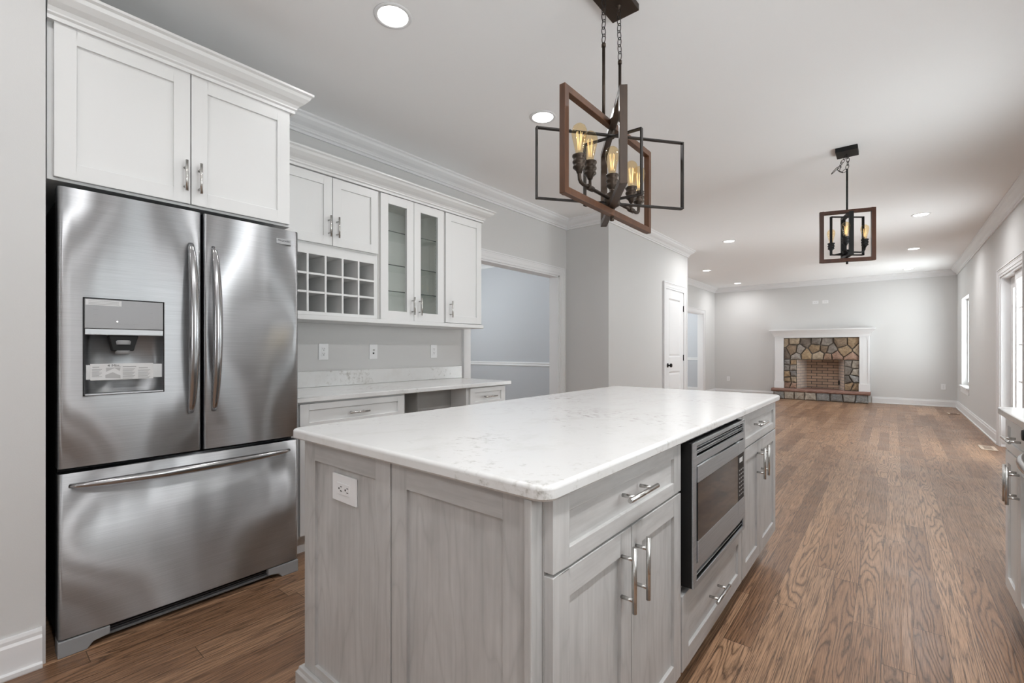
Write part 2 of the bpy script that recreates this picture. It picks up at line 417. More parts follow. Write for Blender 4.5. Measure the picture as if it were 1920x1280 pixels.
def text(name, body, size, loc, rot, mat, parent, ext=0.0006, xs=1.0):
    cu = bpy.data.curves.new(name, 'FONT'); cu.body = body; cu.size = size; cu.extrude = ext
    cu.align_x = 'CENTER'; cu.align_y = 'CENTER'
    cu.materials.append(M[mat])
    tmp = bpy.data.objects.new(name + '_curve', cu); C.objects.link(tmp)
    bpy.context.view_layer.update()
    me = bpy.data.meshes.new_from_object(tmp); bpy.data.objects.remove(tmp)
    o = bpy.data.objects.new(name, me); C.objects.link(o)
    o.parent = parent; o.location = Vector(loc) - ORG[parent.name]; o.rotation_euler = rot; o.scale = (xs, 1, 1)
    return o

# frames: (a along width, d outwards, z up) -> world
def FX(x, s=1):  return lambda a, d, z: (x + s * d, a, z)       # face looking along +-X
def FY(y, s=-1): return lambda a, d, z: (a, y + s * d, z)       # face looking along +-Y

def shaker(mb, T, a0, a1, z0, z1, th=0.021, st=0.058, rec=0.009, mi_s=0, mi_r=0, mi_p=0, hole=False, rail=None):
    rl = rail or st
    mb.box(a0, a0 + st, 0, th, z0, z1, mi_s, T); mb.box(a1 - st, a1, 0, th, z0, z1, mi_s, T)
    mb.box(a0 + st, a1 - st, 0, th, z1 - rl, z1, mi_r, T); mb.box(a0 + st, a1 - st, 0, th, z0, z0 + rl, mi_r, T)
    if not hole: mb.box(a0 + st - 0.004, a1 - st + 0.004, 0.002, th - rec, z0 + rl - 0.004, z1 - rl + 0.004, mi_p, T)
    return mb
def bar_pull(T, a, z, length, horiz, d0, r=0.0058, stand=0.034, inset=None):
    mb = MB(); ins = inset if inset is not None else length * 0.19
    h = length / 2
    def pt(s, d): return T(a + s, d, z) if horiz else T(a, d, z + s)
    mb.tube([pt(-h, d0 + stand), pt(h, d0 + stand)], r, 14)
    for s in (-(h - ins), h - ins): mb.tube([pt(s, d0 - 0.001), pt(s, d0 + stand)], r * 0.82, 10)
    return mb
def crown_prof(h, pr):
    # (projection, drop from the top) of a small cyma profile
    return [(0, 0), (pr, 0), (pr, -0.10 * h), (pr * 0.88, -0.17 * h), (pr * 0.80, -0.30 * h), (pr * 0.58, -0.48 * h), (pr * 0.34, -0.62 * h),
            (pr * 0.24, -0.74 * h), (pr * 0.24, -0.80 * h), (pr * 0.14, -0.86 * h), (pr * 0.14, -1.0 * h), (0, -1.0 * h)]
def run_profile(mb, prof, pts, ztop, mi=0, side=1):
    """sweep a (projection, dz) profile along a mitred polyline; room side is to the left (side=1) of travel"""
    P = [Vector((p[0], p[1])) for p in pts]; n = len(P); rings = []
    for i in range(n):
        d1 = (P[i] - P[i - 1]).normalized() if i > 0 else None
        d2 = (P[i + 1] - P[i]).normalized() if i < n - 1 else None
        n1 = Vector((-d1.y, d1.x)) * side if d1 else None
        n2 = Vector((-d2.y, d2.x)) * side if d2 else None
        if n1 is None: off = n2
        elif n2 is None: off = n1
        else:
            b = n1 + n2; off = b / max(0.2, b.dot(n1))
        rings.append([(P[i].x + off.x * u, P[i].y + off.y * u, ztop + w) for u, w in prof])
    k = len(prof); p = [q for r_ in rings for q in r_]; fs = []
    for i in range(n - 1):
        for j in range(k): fs.append((i * k + j, i * k + (j + 1) % k, (i + 1) * k + (j + 1) % k, (i + 1) * k + j))
    fs.append(tuple(range(k))); fs.append(tuple(range((n - 1) * k, n * k))[::-1])
    mb.add(p, fs, mi); return mb
BASE = [(0, 0), (0.010, 0), (0.013, -0.010), (0.013, -0.022), (0.018, -0.032), (0.018, -0.118), (0.030, -0.122), (0.030, -0.135), (0.028, -0.140), (0, -0.140)]
BASE = [(u, w) for u, w in BASE]
def baseboard(mb, pts, side=1): return run_profile(mb, BASE, pts, 0.140, 0, side)
def crown(mb, pts, side=1, h=0.115, pr=0.10): return run_profile(mb, crown_prof(h, pr), pts, CEIL, 0, side)

# ================================================================== SETTING
mb = MB(); mb.box(-7.3, 1.16, -3.2, 13.2, -0.06, 0.0); struct('floor', mb, 'floor', label='dark brown oak strip floor running towards the fireplace')
mb = MB(); mb.box(-7.3, 1.16, -3.2, 13.2, CEIL, CEIL + 0.1); struct('ceiling', mb, 'ceil', label='flat white ceiling with recessed lights')

# long kitchen wall with the cased opening to the dining room
OY0, OY1, OZ = 3.15, 4.70, 2.06
mb = MB()
mb.box(W - TH, W, 0.21, OY0, 0, CEIL); mb.box(W - TH, W, OY1, YJ + 0.02, 0, CEIL); mb.box(W - TH, W, OY0, OY1, OZ, CEIL)
struct('wall_left', mb, 'wall', label='grey kitchen wall behind the white cabinets')
mb = MB(); mb.box(W - TH, -2.405, -3.2, 0.21, 0, CEIL); struct('wall_left_front', mb, 'wall', label='grey wall end beside the refrigerator')
mb = MB(); mb.box(W, XP, YJ, YJ + TH, 0, CEIL); struct('wall_jog', mb, 'wall', label='short grey return wall right of the cased opening')
# pantry wall with door opening
PD0, PD1, PDZ = 6.595, 7.35, 2.055
mb = MB()
mb.box(XP - TH, XP, YJ + TH, PD0, 0, CEIL); mb.box(XP - TH, XP, PD1, 7.55, 0, CEIL); mb.box(XP - TH, XP, PD0, PD1, PDZ, CEIL)
struct('wall_pantry', mb, 'wall', label='grey wall with the narrow white door')
mb = MB(); mb.box(XF - TH, XP - TH, 7.42, 7.55, 0, CEIL); struct('wall_pantry_return', mb, 'wall')
FO0, FO1, FOZ = 10.2, 11.76, 2.045
mb = MB()
mb.box(XF - TH, XF, 7.55, FO0, 0, CEIL); mb.box(XF - TH, XF, FO1, YB, 0, CEIL); mb.box(XF - TH, XF, FO0, FO1, FOZ, CEIL)
struct('wall_family_left', mb, 'wall', label='grey left wall of the far room with an open doorway')
FX0, FX1, FBZ = -1.735, -0.83, 0.925      # firebox opening
mb = MB()
mb.box(XF - TH, FX0 - 0.02, YB, YB + TH, 0, CEIL); mb.box(FX1 + 0.02, XR + 0.15, YB, YB + TH, 0, CEIL); mb.box(FX0 - 0.02, FX1 + 0.02, YB, YB + TH, FBZ + 0.02, CEIL)
mb.box(FX0 - 0.02, FX1 + 0.02, YB, YB + TH, 0, 0.2)
struct('wall_back', mb, 'wall', label='grey far wall around the stone fireplace')
mb = MB(); mb.box(FX0 - 0.10, FX1 + 0.10, YB + 0.44, YB + 0.50, 0, 1.25); mb.box(FX0 - 0.10, FX0 - 0.02, YB + TH, YB + 0.44, 0, 1.25); mb.box(FX1 + 0.02, FX1 + 0.10, YB + TH, YB + 0.44, 0, 1.25); mb.box(FX0 - 0.02, FX1 + 0.02, YB + TH, YB + 0.44, 1.15, 1.25); mb.box(FX0 - 0.02, FX1 + 0.02, YB + TH, YB + 0.44, 0.0, 0.20)
struct('wall_firebox_shield', mb, 'wall')  # unseen enclosure added behind the firebox to stop outside light leaking in
# right wall: far window, patio door, added unseen kitchen and breakfast windows
WY0, WY1, WZ0, WZ1 = 10.95, 12.00, 0.50, 2.10
DY0, DY1, DZ = 6.70, 7.97, 2.02
KY0, KY1, KZ0, KZ1 = 0.45, 1.45, 1.10, 2.00
EY0, EY1, EZ0, EZ1 = 3.60, 4.50, 0.95, 1.95
mb = MB(); T1 = 0.15
ys = [(-3.2, KY0, None), (KY0, KY1, (KZ0, KZ1)), (KY1, EY0, None), (EY0, EY1, (EZ0, EZ1)), (EY1, DY0, None), (DY0, DY1, (0, DZ)), (DY1, WY0, None), (WY0, WY1, (WZ0, WZ1)), (WY1, YB, None)]
for a, b, h in ys:
    if h is None: mb.box(XR, XR + T1, a, b, 0, CEIL)
    else:
        mb.box(XR, XR + T1, a, b, h[1], CEIL)
        if h[0] > 0: mb.box(XR, XR + T1, a, b, 0, h[0])
struct('wall_right', mb, 'wall', label='grey window wall on the right')
# rear wall (behind the viewpoint) with an unseen window added for daylight
RX0, RX1, RZ0, RZ1 = -0.70, 0.00, 0.70, 2.00
mb = MB()
mb.box(-2.405, RX0, -3.2, -3.05, 0, CEIL); mb.box(RX1, XR, -3.2, -3.05, 0, CEIL); mb.box(RX0, RX1, -3.2, -3.05, RZ1, CEIL); mb.box(RX0, RX1, -3.2, -3.05, 0, RZ0)
struct('wall_rear', mb, 'wall')
# dining room shell
mb = MB(); mb.box(-7.2, W - TH, 6.20, 6.32, 0, CEIL); struct('wall_dining_back', mb, 'daylight_tinted_wall', label='dining room wall with chair rail, bluish daylight in its colour')
mb = MB(); mb.box(-7.2, W - TH, 1.5, 1.62, 0, CEIL); struct('wall_dining_front', mb, 'daylight_tinted_wall')
mb = MB(); GY0, GY1, GZ0, GZ1 = 2.9, 5.0, 0.72, 2.15
mb.box(-7.2, -7.06, 1.62, GY0, 0, CEIL); mb.box(-7.2, -7.06, GY1, 6.2, 0, CEIL); mb.box(-7.2, -7.06, GY0, GY1, 0, GZ0); mb.box(-7.2, -7.06, GY0, GY1, GZ1, CEIL)
struct('wall_dining_left', mb, 'daylight_tinted_wall')
mb = MB(); mb.box(W - TH - 0.012, W - TH, 4.86, 6.2, 0, CEIL); struct('wall_dining_right', mb, 'daylight_tinted_wall')
# hall beyond the far doorway
mb = MB(); mb.box(-6.4, XF - TH, 12.85, 12.98, 0, CEIL); struct('wall_hall_back', mb, 'daylight_tinted_wall', label='hall wall tinted with bluish daylight, seen through the far doorway')
mb = MB(); mb.box(-6.5, -6.37, 8.6, 9.4, 0, CEIL); mb.box(-6.5, -6.37, 11.8, 12.85, 0, CEIL); mb.box(-6.5, -6.37, 9.4, 11.8, 0, 0.65); mb.box(-6.5, -6.37, 9.4, 11.8, 2.25, CEIL); struct('wall_hall_left', mb, 'daylight_tinted_wall')
mb = MB(); mb.box(-6.4, XF - TH, 8.5, 8.62, 0, CEIL); struct('wall_hall_front', mb, 'daylight_tinted_wall')

# crown mouldings and baseboards
mb = MB(); crown(mb, [(W, 0.21), (W, YJ), (XP, YJ), (XP, 7.55), (XF, 7.55), (XF, YB), (XR, YB), (XR, -3.05)], side=-1)
struct('trim_1', mb, 'trim', label='white crown moulding around the ceiling')
mb = MB(); crown(mb, [(W - TH - 0.012, 6.2), (-7.06, 6.2), (-7.06, 1.62)], side=1); struct('trim_2', mb, 'trim', label='white crown moulding in the dining room')
CR = [(0, 0), (0.012, 0), (0.022, -0.008), (0.022, -0.022), (0.012, -0.030), (0.012, -0.045), (0.020, -0.055), (0.016, -0.068), (0, -0.070)]
mb = MB(); run_profile(mb, CR, [(W - TH - 0.012, 6.2), (-7.06, 6.2)], 0.945, 0, 1); struct('trim_3', mb, 'trim', label='white chair rail on the dining room wall')
mb = MB(); run_profile(mb, CR, [(XF - TH, 12.85), (-6.37, 12.85)], 0.945, 0, 1); struct('trim_4', mb, 'trim', label='white chair rail on the hall wall')
def bb(name, pts, side=-1, label=None):
    mb_ = MB(); baseboard(mb_, pts, side); return struct(name, mb_, 'trim', label=label)
bb('baseboard_left_front', [(-2.405, -3.05), (-2.405, 0.20)], label='tall white baseboard beside the refrigerator')
bb('baseboard_pantry', [(W, OY1 + 0.105), (W, YJ), (XP, YJ), (XP, PD0 - 0.105)])
bb('baseboard_family_left', [(XF, 7.6), (XF, FO0 - 0.1)]); bb('baseboard_back_left', [(XF, FO1 + 0.1), (XF, YB), (-2.24, YB)], label='white baseboard left of the fireplace')
bb('baseboard_back_right', [(-0.34, YB), (XR, YB), (XR, DY1 + 0.1)], label='white baseboard right of the fireplace and under the window')
bb('baseboard_right', [(XR, DY0 - 0.1), (XR, EY1 + 0.12)])
bb('baseboard_dining', [(W - TH - 0.012, 6.2), (-7.06, 6.2)], side=1); bb('baseboard_hall', [(XF - TH, 12.85), (-6.37, 12.85)], side=1)

# door and opening casings (own trims)
def casing_x(name, x, y0, y1, zt, wall_th, s=1, wd=0.095, sill=False, z0=0.0, jamb=True, label=None, back=False):
    mb_ = MB(); F = FX(x, s)
    def leg(a0, a1, zb, zh):   # stepped profile
        mb_.box(a0, a1, -0.002, 0.014, zb, zh, 0, F)
    pr = [(0, 0.013), (0.30, 0.016), (0.72, 0.019), (1.0, 0.026)]
    steps = [(0.0, 0.28, 0.012), (0.28, 0.70, 0.016), (0.70, 0.86, 0.019), (0.86, 1.0, 0.026)]
    for f0, f1, d in steps:
        mb_.box(y0 - wd * f1, y0 - wd * f0, -0.002, d, z0, zt + wd * f1, 0, F)
        mb_.box(y1 + wd * f0, y1 + wd * f1, -0.002, d, z0, zt + wd * f1, 0, F)
        mb_.box(y0 - wd * f0, y1 + wd * f0, -0.002, d, zt + wd * f0, zt + wd * f1, 0, F)
    if jamb:
        mb_.box(y0 - 0.001, y0 + 0.018, -wall_th - 0.002, 0.001, z0, zt, 0, F); mb_.box(y1 - 0.018, y1 + 0.001, -wall_th - 0.002, 0.001, z0, zt, 0, F)
        mb_.box(y0, y1, -wall_th - 0.002, 0.001, zt - 0.018, zt + 0.001, 0, F)
    if sill:
        mb_.box(y0 - wd - 0.02, y1 + wd + 0.02, -0.05, 0.05, z0 - 0.028, z0, 0, F)
        mb_.box(y0 - wd, y1 + wd, -0.002, 0.016, z0 - 0.118, z0 - 0.028, 0, F)
    return struct(name, mb_, 'trim', label=label)
casing_x('trim_5', W, OY0, OY1, OZ, TH, label='white casing of the opening to the dining room')
casing_x('trim_6', XP, PD0, PD1, PDZ, TH, label='white casing around the narrow pantry door')
casing_x('trim_7', XF, FO0, FO1, FOZ, TH, label='white casing of the far doorway to the hall')
casing_x('trim_8', XR, DY0, DY1, DZ, T1, s=-1, label='white casing of the patio door')
mb = MB(); F9 = FX(XR, -1); mb.box(WY0 - 0.06, WY1 + 0.06, -0.10, 0.035, WZ0 - 0.026, WZ0 - 0.0005, 0, F9); mb.box(WY0 - 0.03, WY1 + 0.03, -0.001, 0.014, WZ0 - 0.125, WZ0 - 0.0265, 0, F9); struct('trim_9', mb, 'trim', 0.003, label='white sill and apron of the far window')
casing_x('trim_10', XR, KY0, KY1, KZ1, T1, s=-1, sill=True, z0=KZ0)

# windows and patio door
def sash_x(name, x, y0, y1, z0, z1, cols, rows, label=None, meeting=True, w=0.045):
    F = FX(x, -1)
    fr = MB()
    fr.box(y0, y0 + w, -0.03, 0.03, z0, z1, 0, F); fr.box(y1 - w, y1, -0.03, 0.03, z0, z1, 0, F)
    fr.box(y0 + w, y1 - w, -0.03, 0.03, z1 - w, z1, 0, F); fr.box(y0 + w, y1 - w, -0.03, 0.03, z0, z0 + w * 1.3, 0, F)
    if meeting: fr.box(y0 + w, y1 - w, -0.025, 0.025, (z0 + z1) / 2 - 0.02, (z0 + z1) / 2 + 0.02, 0, F)
    o = build(name, fr, 'trim', None, 0.002); o['kind'] = 'structure'; o['category'] = name.split('_')[0]
    if label: o['label'] = label
    if cols > 1 or rows > 1:
        m2 = MB()
        for i in range(1, cols): m2.box(y0 + (y1 - y0) * i / cols - 0.010, y0 + (y1 - y0) * i / cols + 0.010, -0.012, 0.012, z0 + w, z1 - w, 0, F)
        for j in range(1, rows): m2.box(y0 + w, y1 - w, -0.011, 0.011, z0 + (z1 - z0) * j / rows - 0.010, z0 + (z1 - z0) * j / rows + 0.010, 0, F)
        build('muntin', m2, 'trim', o)
    g = MB(); g.box(y0 + w, y1 - w, -0.003, 0.003, z0 + w, z1 - w, 0, F); build('glass_pane', g, 'clearglass', o)
    return o
sash_x('window_1', XR + 0.115, WY0, WY1, WZ0, WZ1, 1, 1, 'tall bright window at the far end of the right wall')
pd = sash_x('door_2', XR + 0.110, DY0 + 0.62, DY1 - 0.02, 0.02, DZ - 0.02, 2, 5, 'white sliding patio door with grid panes', meeting=False, w=0.13)
sash_x('door_3', XR + 0.060, DY0 + 0.02, DY0 + 0.66, 0.02, DZ - 0.02, 2, 5, meeting=False, w=0.09)
sash_x('window_2_added', XR + 0.085, KY0 + 0.02, KY1 - 0.02, KZ0, KZ1 - 0.02, 2, 1)  # unseen window over the counter, added to light the room from the right
sash_x('window_3', -7.12, GY0, GY1, GZ0, GZ1, 3, 1)
sash_x('window_5_added', -6.43, 9.4, 11.8, 0.65, 2.25, 2, 1)  # unseen window added to brighten the hall
sash_x('window_6_added', XR + 0.085, EY0 + 0.02, EY1 - 0.02, EZ0, EZ1 - 0.02, 3, 1, meeting=False)  # unseen window added to bring more daylight onto the ceiling
casing_x('trim_11', XR, EY0, EY1, EZ1, T1, s=-1, sill=True, z0=EZ0)
fr = MB(); F = FY(-3.12, 1); w = 0.05
for a, b in ((RX0, -0.35), (-0.35, RX1)):
    fr.box(a, a + w, -0.03, 0.03, RZ0, RZ1, 0, F); fr.box(b - w, b, -0.03, 0.03, RZ0, RZ1, 0, F); fr.box(a + w, b - w, -0.03, 0.03, RZ1 - w, RZ1, 0, F); fr.box(a + w, b - w, -0.03, 0.03, RZ0, RZ0 + w, 0, F)
struct('window_4_added', fr, 'trim')  # unseen window behind the camera, added as a daylight source

# pantry door: door_1
mb = MB(); F = FX(XP - 0.03, 1)
y0, y1 = PD0 + 0.021, PD1 - 0.021
def door_leaf(mb_, F, y0, y1, z0, z1):
    st = 0.115
    mb_.box(y0, y0 + st, 0, 0.035, z0, z1, 0, F); mb_.box(y1 - st, y1, 0, 0.035, z0, z1, 0, F)
    zs = [z0, z0 + 0.22, 0.83, 1.04, z1 - 0.115, z1]
    for a, b in ((zs[0], zs[1]), (zs[2], zs[3]), (zs[4], zs[5])): mb_.box(y0 + st, y1 - st, 0, 0.035, a, b, 0, F)
    for a, b in ((zs[1], zs[2]), (zs[3], zs[4])):
        ya, yb = y0 + st, y1 - st
        o1 = [(ya, a), (yb, a), (yb, b), (ya, b)]; i1 = [(ya + .022, a + .022), (yb - .022, a + .022), (yb - .022, b - .022), (ya + .022, b - .022)]
        i2 = [(ya + .05, a + .05), (yb - .05, a + .05), (yb - .05, b - .05), (ya + .05, b - .05)]
        v = [F(p[0], 0.035, p[1]) for p in o1] + [F(p[0], 0.022, p[1]) for p in i1] + [F(p[0], 0.029, p[1]) for p in i2]
        fs = [(k, (k + 1) % 4, 4 + (k + 1) % 4, 4 + k) for k in range(4)] + [(4 + k, 4 + (k + 1) % 4, 8 + (k + 1) % 4, 8 + k) for k in range(4)] + [(8, 9, 10, 11)]
        mb_.add(v, fs)
door_leaf(mb, F, y0, y1, 0.012, PDZ - 0.021)
d1 = build('door_1', mb, 'door', None, 0.002, recalc=False)
bm = bmesh.new(); bm.from_mesh(d1.data); bmesh.ops.recalc_face_normals(bm, faces=bm.faces); bm.to_mesh(d1.data); bm.free()
tag(d1, 'narrow white two-panel door with black knob at the end of the pantry wall', 'door', kind='structure')
kb = MB(); kb.lathe([(0, 0), (0.032, 0), (0.032, 0.006), (0.012, 0.010), (0.011, 0.035), (0.026, 0.040), (0.030, 0.052), (0.024, 0.064), (0, 0.068)], (XP + 0.005, y0 + 0.062, 0.925), 24, 0, 'x')
build('knob', kb, 'black', d1, label='black door knob')
for z in (1.80, 1.03, 0.25):
    h = MB(); h.box(XP - 0.004, XP + 0.010, y1 - 0.004, y1 + 0.014, z - 0.045, z + 0.045); h.tube([(XP + 0.012, y1 + 0.004, z - 0.047), (XP + 0.012, y1 + 0.004, z + 0.047)], 0.006, 10)
    build('hinge', h, 'black', d1, label='black hinge')

# ================================================================== RECESSED CEILING LIGHTS
def can(x, y, label, first=None):
    if first is None:
        t = empty('recessed_light', (x, y, CEIL), label, 'ceiling light', 'recessed ceiling lights')
        ring = MB(); ring.lathe([(0.070, -0.001), (0.073, -0.005), (0.088, -0.004), (0.091, 0.0), (0.070, 0.0)], (x, y, CEIL), 40); build('trim_ring', ring, 'trim', t)
        ln = MB(); ln.lathe([(0.0, -0.003), (0.070, -0.003), (0.070, -0.001), (0, -0.001)], (x, y, CEIL), 40); build('lens', ln, 'lens', t, label='bright glowing lens')
        return t
    return dup(first, (x - first.location.x, y - first.location.y, 0), label)
def can_lamp(x, y, k=1.0):
    d = bpy.data.lights.new('recessed_lamp', 'AREA'); d.shape = 'DISK'; d.size = 0.12; d.energy = CAN_W * k; d.color = CAN_COL
    d.spread = R(165)
    o = bpy.data.objects.new('recessed_lamp', d); C.objects.link(o); o.location = (x, y, CEIL - 0.008)
CANS = [(-1.852, 1.34, 'recessed ceiling light in front of the tall white refrigerator cabinet'),
        (-1.858, 2.58, 'recessed ceiling light just left of the big chandelier'),
        (-1.860, 7.285, 'recessed ceiling light nearest the outer corner of the pantry wall'),
        (-2.90, 9.69, 'recessed ceiling light over the far doorway, second from far wall'),
        (-2.88, 12.03, 'recessed ceiling light in the far left corner above the grey wall'),
        (0.262, 7.30, 'recessed ceiling light nearest of the row along the right wall'),
        (0.262, 9.69, 'middle recessed ceiling light of the row along the right wall'),
        (0.250, 12.05, 'recessed ceiling light close to the far wall above the window corner')]
c0 = None
for x, y, lab in CANS:
    c = can(x, y, lab, c0); c0 = c0 or c
    can_lamp(x, y, ((0.3 if x > 0 else 1.6) if y > 11 else 2.0) if y > 7 else (1.15 if y > 2 else 0.40))
for x, y in ((-1.855, 0.1), (-1.855, -1.3), (0.262, 1.34), (0.262, 0.1), (0.262, -1.3), (0.262, 2.58), (-1.30, 9.69 - 20)):  # further unseen ceiling lights, added to light the near kitchen
    if y < -5: continue
    c = can(x, y, 'added recessed ceiling light in the near part of the kitchen ceiling, outside the picture', c0); can_lamp(x, y, 0.4 if x < -1 else 2.2)

# ================================================================== REFRIGERATOR
FXF = -2.385
t = empty('refrigerator', (-2.75, 0.69, 0), 'stainless steel french door refrigerator with bottom freezer drawer', 'refrigerator')
fridge = t
mb = MB(); mb.box(-3.10, -2.462, 0.246, 1.136, 0.045, 1.735); build('cabinet_body', mb, 'fridge_side', t, 0.004)
def fridge_front(name, y0, y1, z0, z1, hole=None, label=None):
    mb_ = MB(); n = 18
    def xo(y):
        g = (y - 0.69) / 0.455
        e = min(y - y0, y1 - y); r = 0.014
        rr = 0.0 if e >= r else -(r - math.sqrt(max(0, r * r - (r - e) ** 2)))
        return FXF - 0.010 * g * g + rr
    ys = sorted(set([y0, y0 + .0015, y0 + .004, y0 + .008, y0 + .014, y1 - .014, y1 - .008, y1 - .004, y1 - .0015, y1] + [y0 + .014 + (y1 - y0 - .028) * i / n for i in range(n + 1)] + ([hole[0], hole[1]] if hole else [])))
    zs = sorted(set([z0, z1] + ([hole[2], hole[3]] if hole else [])))
    V = []; 
    for z in zs:
        for y in ys: V.append((xo(y), y, z))
    nb = len(V)
    for z in zs:
        for y in ys: V.append((FXF - 0.070, y, z))
    ny = len(ys); fs = []; sm = []
    for j in range(len(zs) - 1):
        for i in range(ny - 1):
            if hole and ys[i] >= hole[0] - 1e-6 and ys[i + 1] <= hole[1] + 1e-6 and zs[j] >= hole[2] - 1e-6 and zs[j + 1] <= hole[3] + 1e-6: continue
            q = (j * ny + i, j * ny + i + 1, (j + 1) * ny + i + 1, (j + 1) * ny + i)
            fs.append(q)
    mb_.add(V, fs, 0, True)
    side = []
    for i in range(ny - 1):
        side.append((i, nb + i, nb + i + 1, i + 1)); k = (len(zs) - 1) * ny
        side.append((k + i, k + i + 1, nb + k + i + 1, nb + k + i))
    for j in range(len(zs) - 1):
        a, b = j * ny, (j + 1) * ny
        side.append((a, b, nb + b, nb + a)); side.append((a + ny - 1, nb + a + ny - 1, nb + b + ny - 1, b + ny - 1))
    mb_.add(V, side, 0, False)
    k = (len(zs) - 1) * ny
    mb_.add(V, [(nb, nb + k, nb + k + ny - 1, nb + ny - 1)], 0, False)
    return build(name, mb_, 'steel', t, label=label)
HOLE = (0.309, 0.564, 0.977, 1.357)
dL = fridge_front('door', 0.240, 0.7005, 0.708, 1.768, HOLE)
dR = fridge_front('door', 0.7095, 1.142, 0.708, 1.768)
dw = fridge_front('freezer_drawer', 0.240, 1.140, 0.068, 0.688)
# dark seals behind the doors
mb = MB(); mb.box(-2.462, -2.4545, 0.25, 1.13, 0.07, 1.76); build('door_seal', mb, 'black', t)
# hinge caps
for y in (0.275, 1.10):
    mb = MB(); mb.box(-2.52, -2.42, y - 0.03, y + 0.03, 1.7335, 1.766); build('hinge_cap', mb, 'black', t, 0.004)
# door handles: bowed bars whose ends meet the door
def bow(axis, fixed, a, b, bulge, wide, deep, n=36):
    path = []; rw = []; rd = []
    for i in range(n + 1):
        s = i / n; u = a + (b - a) * s
        d = bulge * (math.sin(math.pi * s) ** 0.62) + 0.002
        e = min(1.0, (math.sin(math.pi * s) + 0.02) ** 0.45)
        path.append((FXF + d, fixed, u) if axis == 'z' else (FXF + d, u, fixed))
        rw.append(wide * (0.30 + 0.70 * e)); rd.append(deep * (0.45 + 0.55 * e))
    return path, rw, rd
for dd, y in ((dL, 0.659), (dR, 0.748)):
    p, rw, rd = bow('z', y, 0.880, 1.622, 0.052, 0.0185, 0.0195)
    mb = MB(); mb.tube(p, rw, 20, rx=rd) ; build('handle', mb, 'steel_handle', dd)
p, rw, rd = bow('y', 0.642, 0.272, 1.086, 0.052, 0.0185, 0.0195)
mb = MB(); mb.tube(p, rw, 20, rx=rd); build('handle', mb, 'steel_handle', dw)
# dispenser
yA, yB, zA, zB = HOLE
F = FX(FXF, 1)
dp = MB()
dp.box(yA, yA + 0.003, -0.012, 0.001, zA, zB, 0, F); dp.box(yB - 0.003, yB, -0.012, 0.001, zA, zB, 0, F)
dp.box(yA, yB, -0.012, 0.001, zB - 0.003, zB, 0, F); dp.box(yA, yB, -0.012, 0.001, zA, zA + 0.003, 0, F)
dsp = build('dispenser', dp, 'black', t)
cv = MB(); zc = 1.214      # curved recess below the bezel
nn = 20; pr_ = []
for i in range(nn + 1):
    s = i / nn; y = yA + 0.003 + (yB - yA - 0.006) * s
    e = min(1.0, math.sin(math.pi * s) ** 0.35 * 1.02)
    pr_.append((y, -0.058 * e))
V = []; fs = []
for y, d in pr_: V.append(F(y, d, zA + 0.003))
for y, d in pr_: V.append(F(y, d, zc))
for i in range(nn): fs.append((i, i + 1, nn + 1 + i + 1, nn + 1 + i))
cv.add(V, fs, 0, True)
cv.add(V, [tuple(range(nn + 1)), tuple(range(nn + 1, 2 * nn + 2))], 0, False)
build('recess', cv, 'steel_flat', dsp)
cp = MB(); cp.box(yA + 0.004, yB - 0.004, -0.016, 0.0005, 1.238, zB - 0.004, 0, F); build('control_panel', cp, 'panel_grey', dsp, 0.002)
bz = MB(); bz.box(yA + 0.004, yB - 0.004, -0.050, 0.003, 1.213, 1.2365, 0, F); build('bezel', bz, 'steel_flat', dsp, 0.002)
nz = MB()
pts = [(0.385, 1.213), (0.480, 1.213), (0.464, 1.150), (0.398, 1.150)]
nz.add([F(a, -0.010, z) for a, z in pts] + [F(a, -0.050, z) for a, z in pts], [(0, 1, 2, 3), (7, 6, 5, 4), (0, 4, 5, 1), (1, 5, 6, 2), (2, 6, 7, 3), (3, 7, 4, 0)])
build('spout_housing', nz, 'black', dsp, 0.003)
nz = MB(); nz.lathe([(0.026, 0), (0.028, 0.012), (0.024, 0.018), (0.0, 0.018)], (FXF - 0.024, 0.431, 1.176), 20); nz.lathe([(0.0, -0.004), (0.02, -0.004), (0.024, 0.0), (0.024, 0.012)], (FXF - 0.022, 0.431, 1.140), 20)
build('nozzle', nz, 'plastic_grey', dsp)
tr = MB(); tr.box(yA + 0.004, yB - 0.004, -0.050, 0.004, zA + 0.001, zA + 0.008, 0, F); build('drip_tray', tr, 'steel_flat', dsp, 0.002)
led = MB(); led.box(0.408, 0.412, 0, 0.0012, 1.265, 1.269, 0, F); build('indicator_light', led, emit('small_white_led', (1, 1, 1), 3.0), dsp)
for a, z, w_ in ((0.345, 1.312, .016), (0.345, 1.292, .012), (0.345, 1.263, .014), (0.52, 1.322, .006), (0.52, 1.306, .008), (0.52, 1.288, .008), (0.52, 1.266, .006), (0.412, 1.258, .018), (0.44, 1.258, .016), (0.468, 1.258, .016)):
    ln = MB(); ln.box(a - w_ / 2, a + w_ / 2, 0.0006, 0.001, z - .0012, z + .0012, 0, F); build('marking', ln, 'ink_grey', dsp)
fl = MB(); fl.box(0.316, 0.423, 0.0008, 0.0014, 1.328, 1.349, 0, F); fs_ = build('film_label', fl, 'sticker', dsp, label='pale film label on the control panel')
ln = MB()
for z in (1.344, 1.3385, 1.333): ln.box(0.324, 0.415, 0.0015, 0.0018, z - .0007, z + .0007, 0, F)
build('print', ln, 'ink_grey', dsp)
st = MB(); st.box(0.318, 0.556, -0.004, -0.003, 1.040, 1.096, 0, F); build('film_strip', st, 'sticker_faint', dsp)
st = MB(); st.box(0.330, 0.526, -0.0028, -0.0018, 1.036, 1.100, 0, F); stk = build('instruction_sticker', st, 'sticker', dsp, label='white instruction sticker reading 4 Min.')
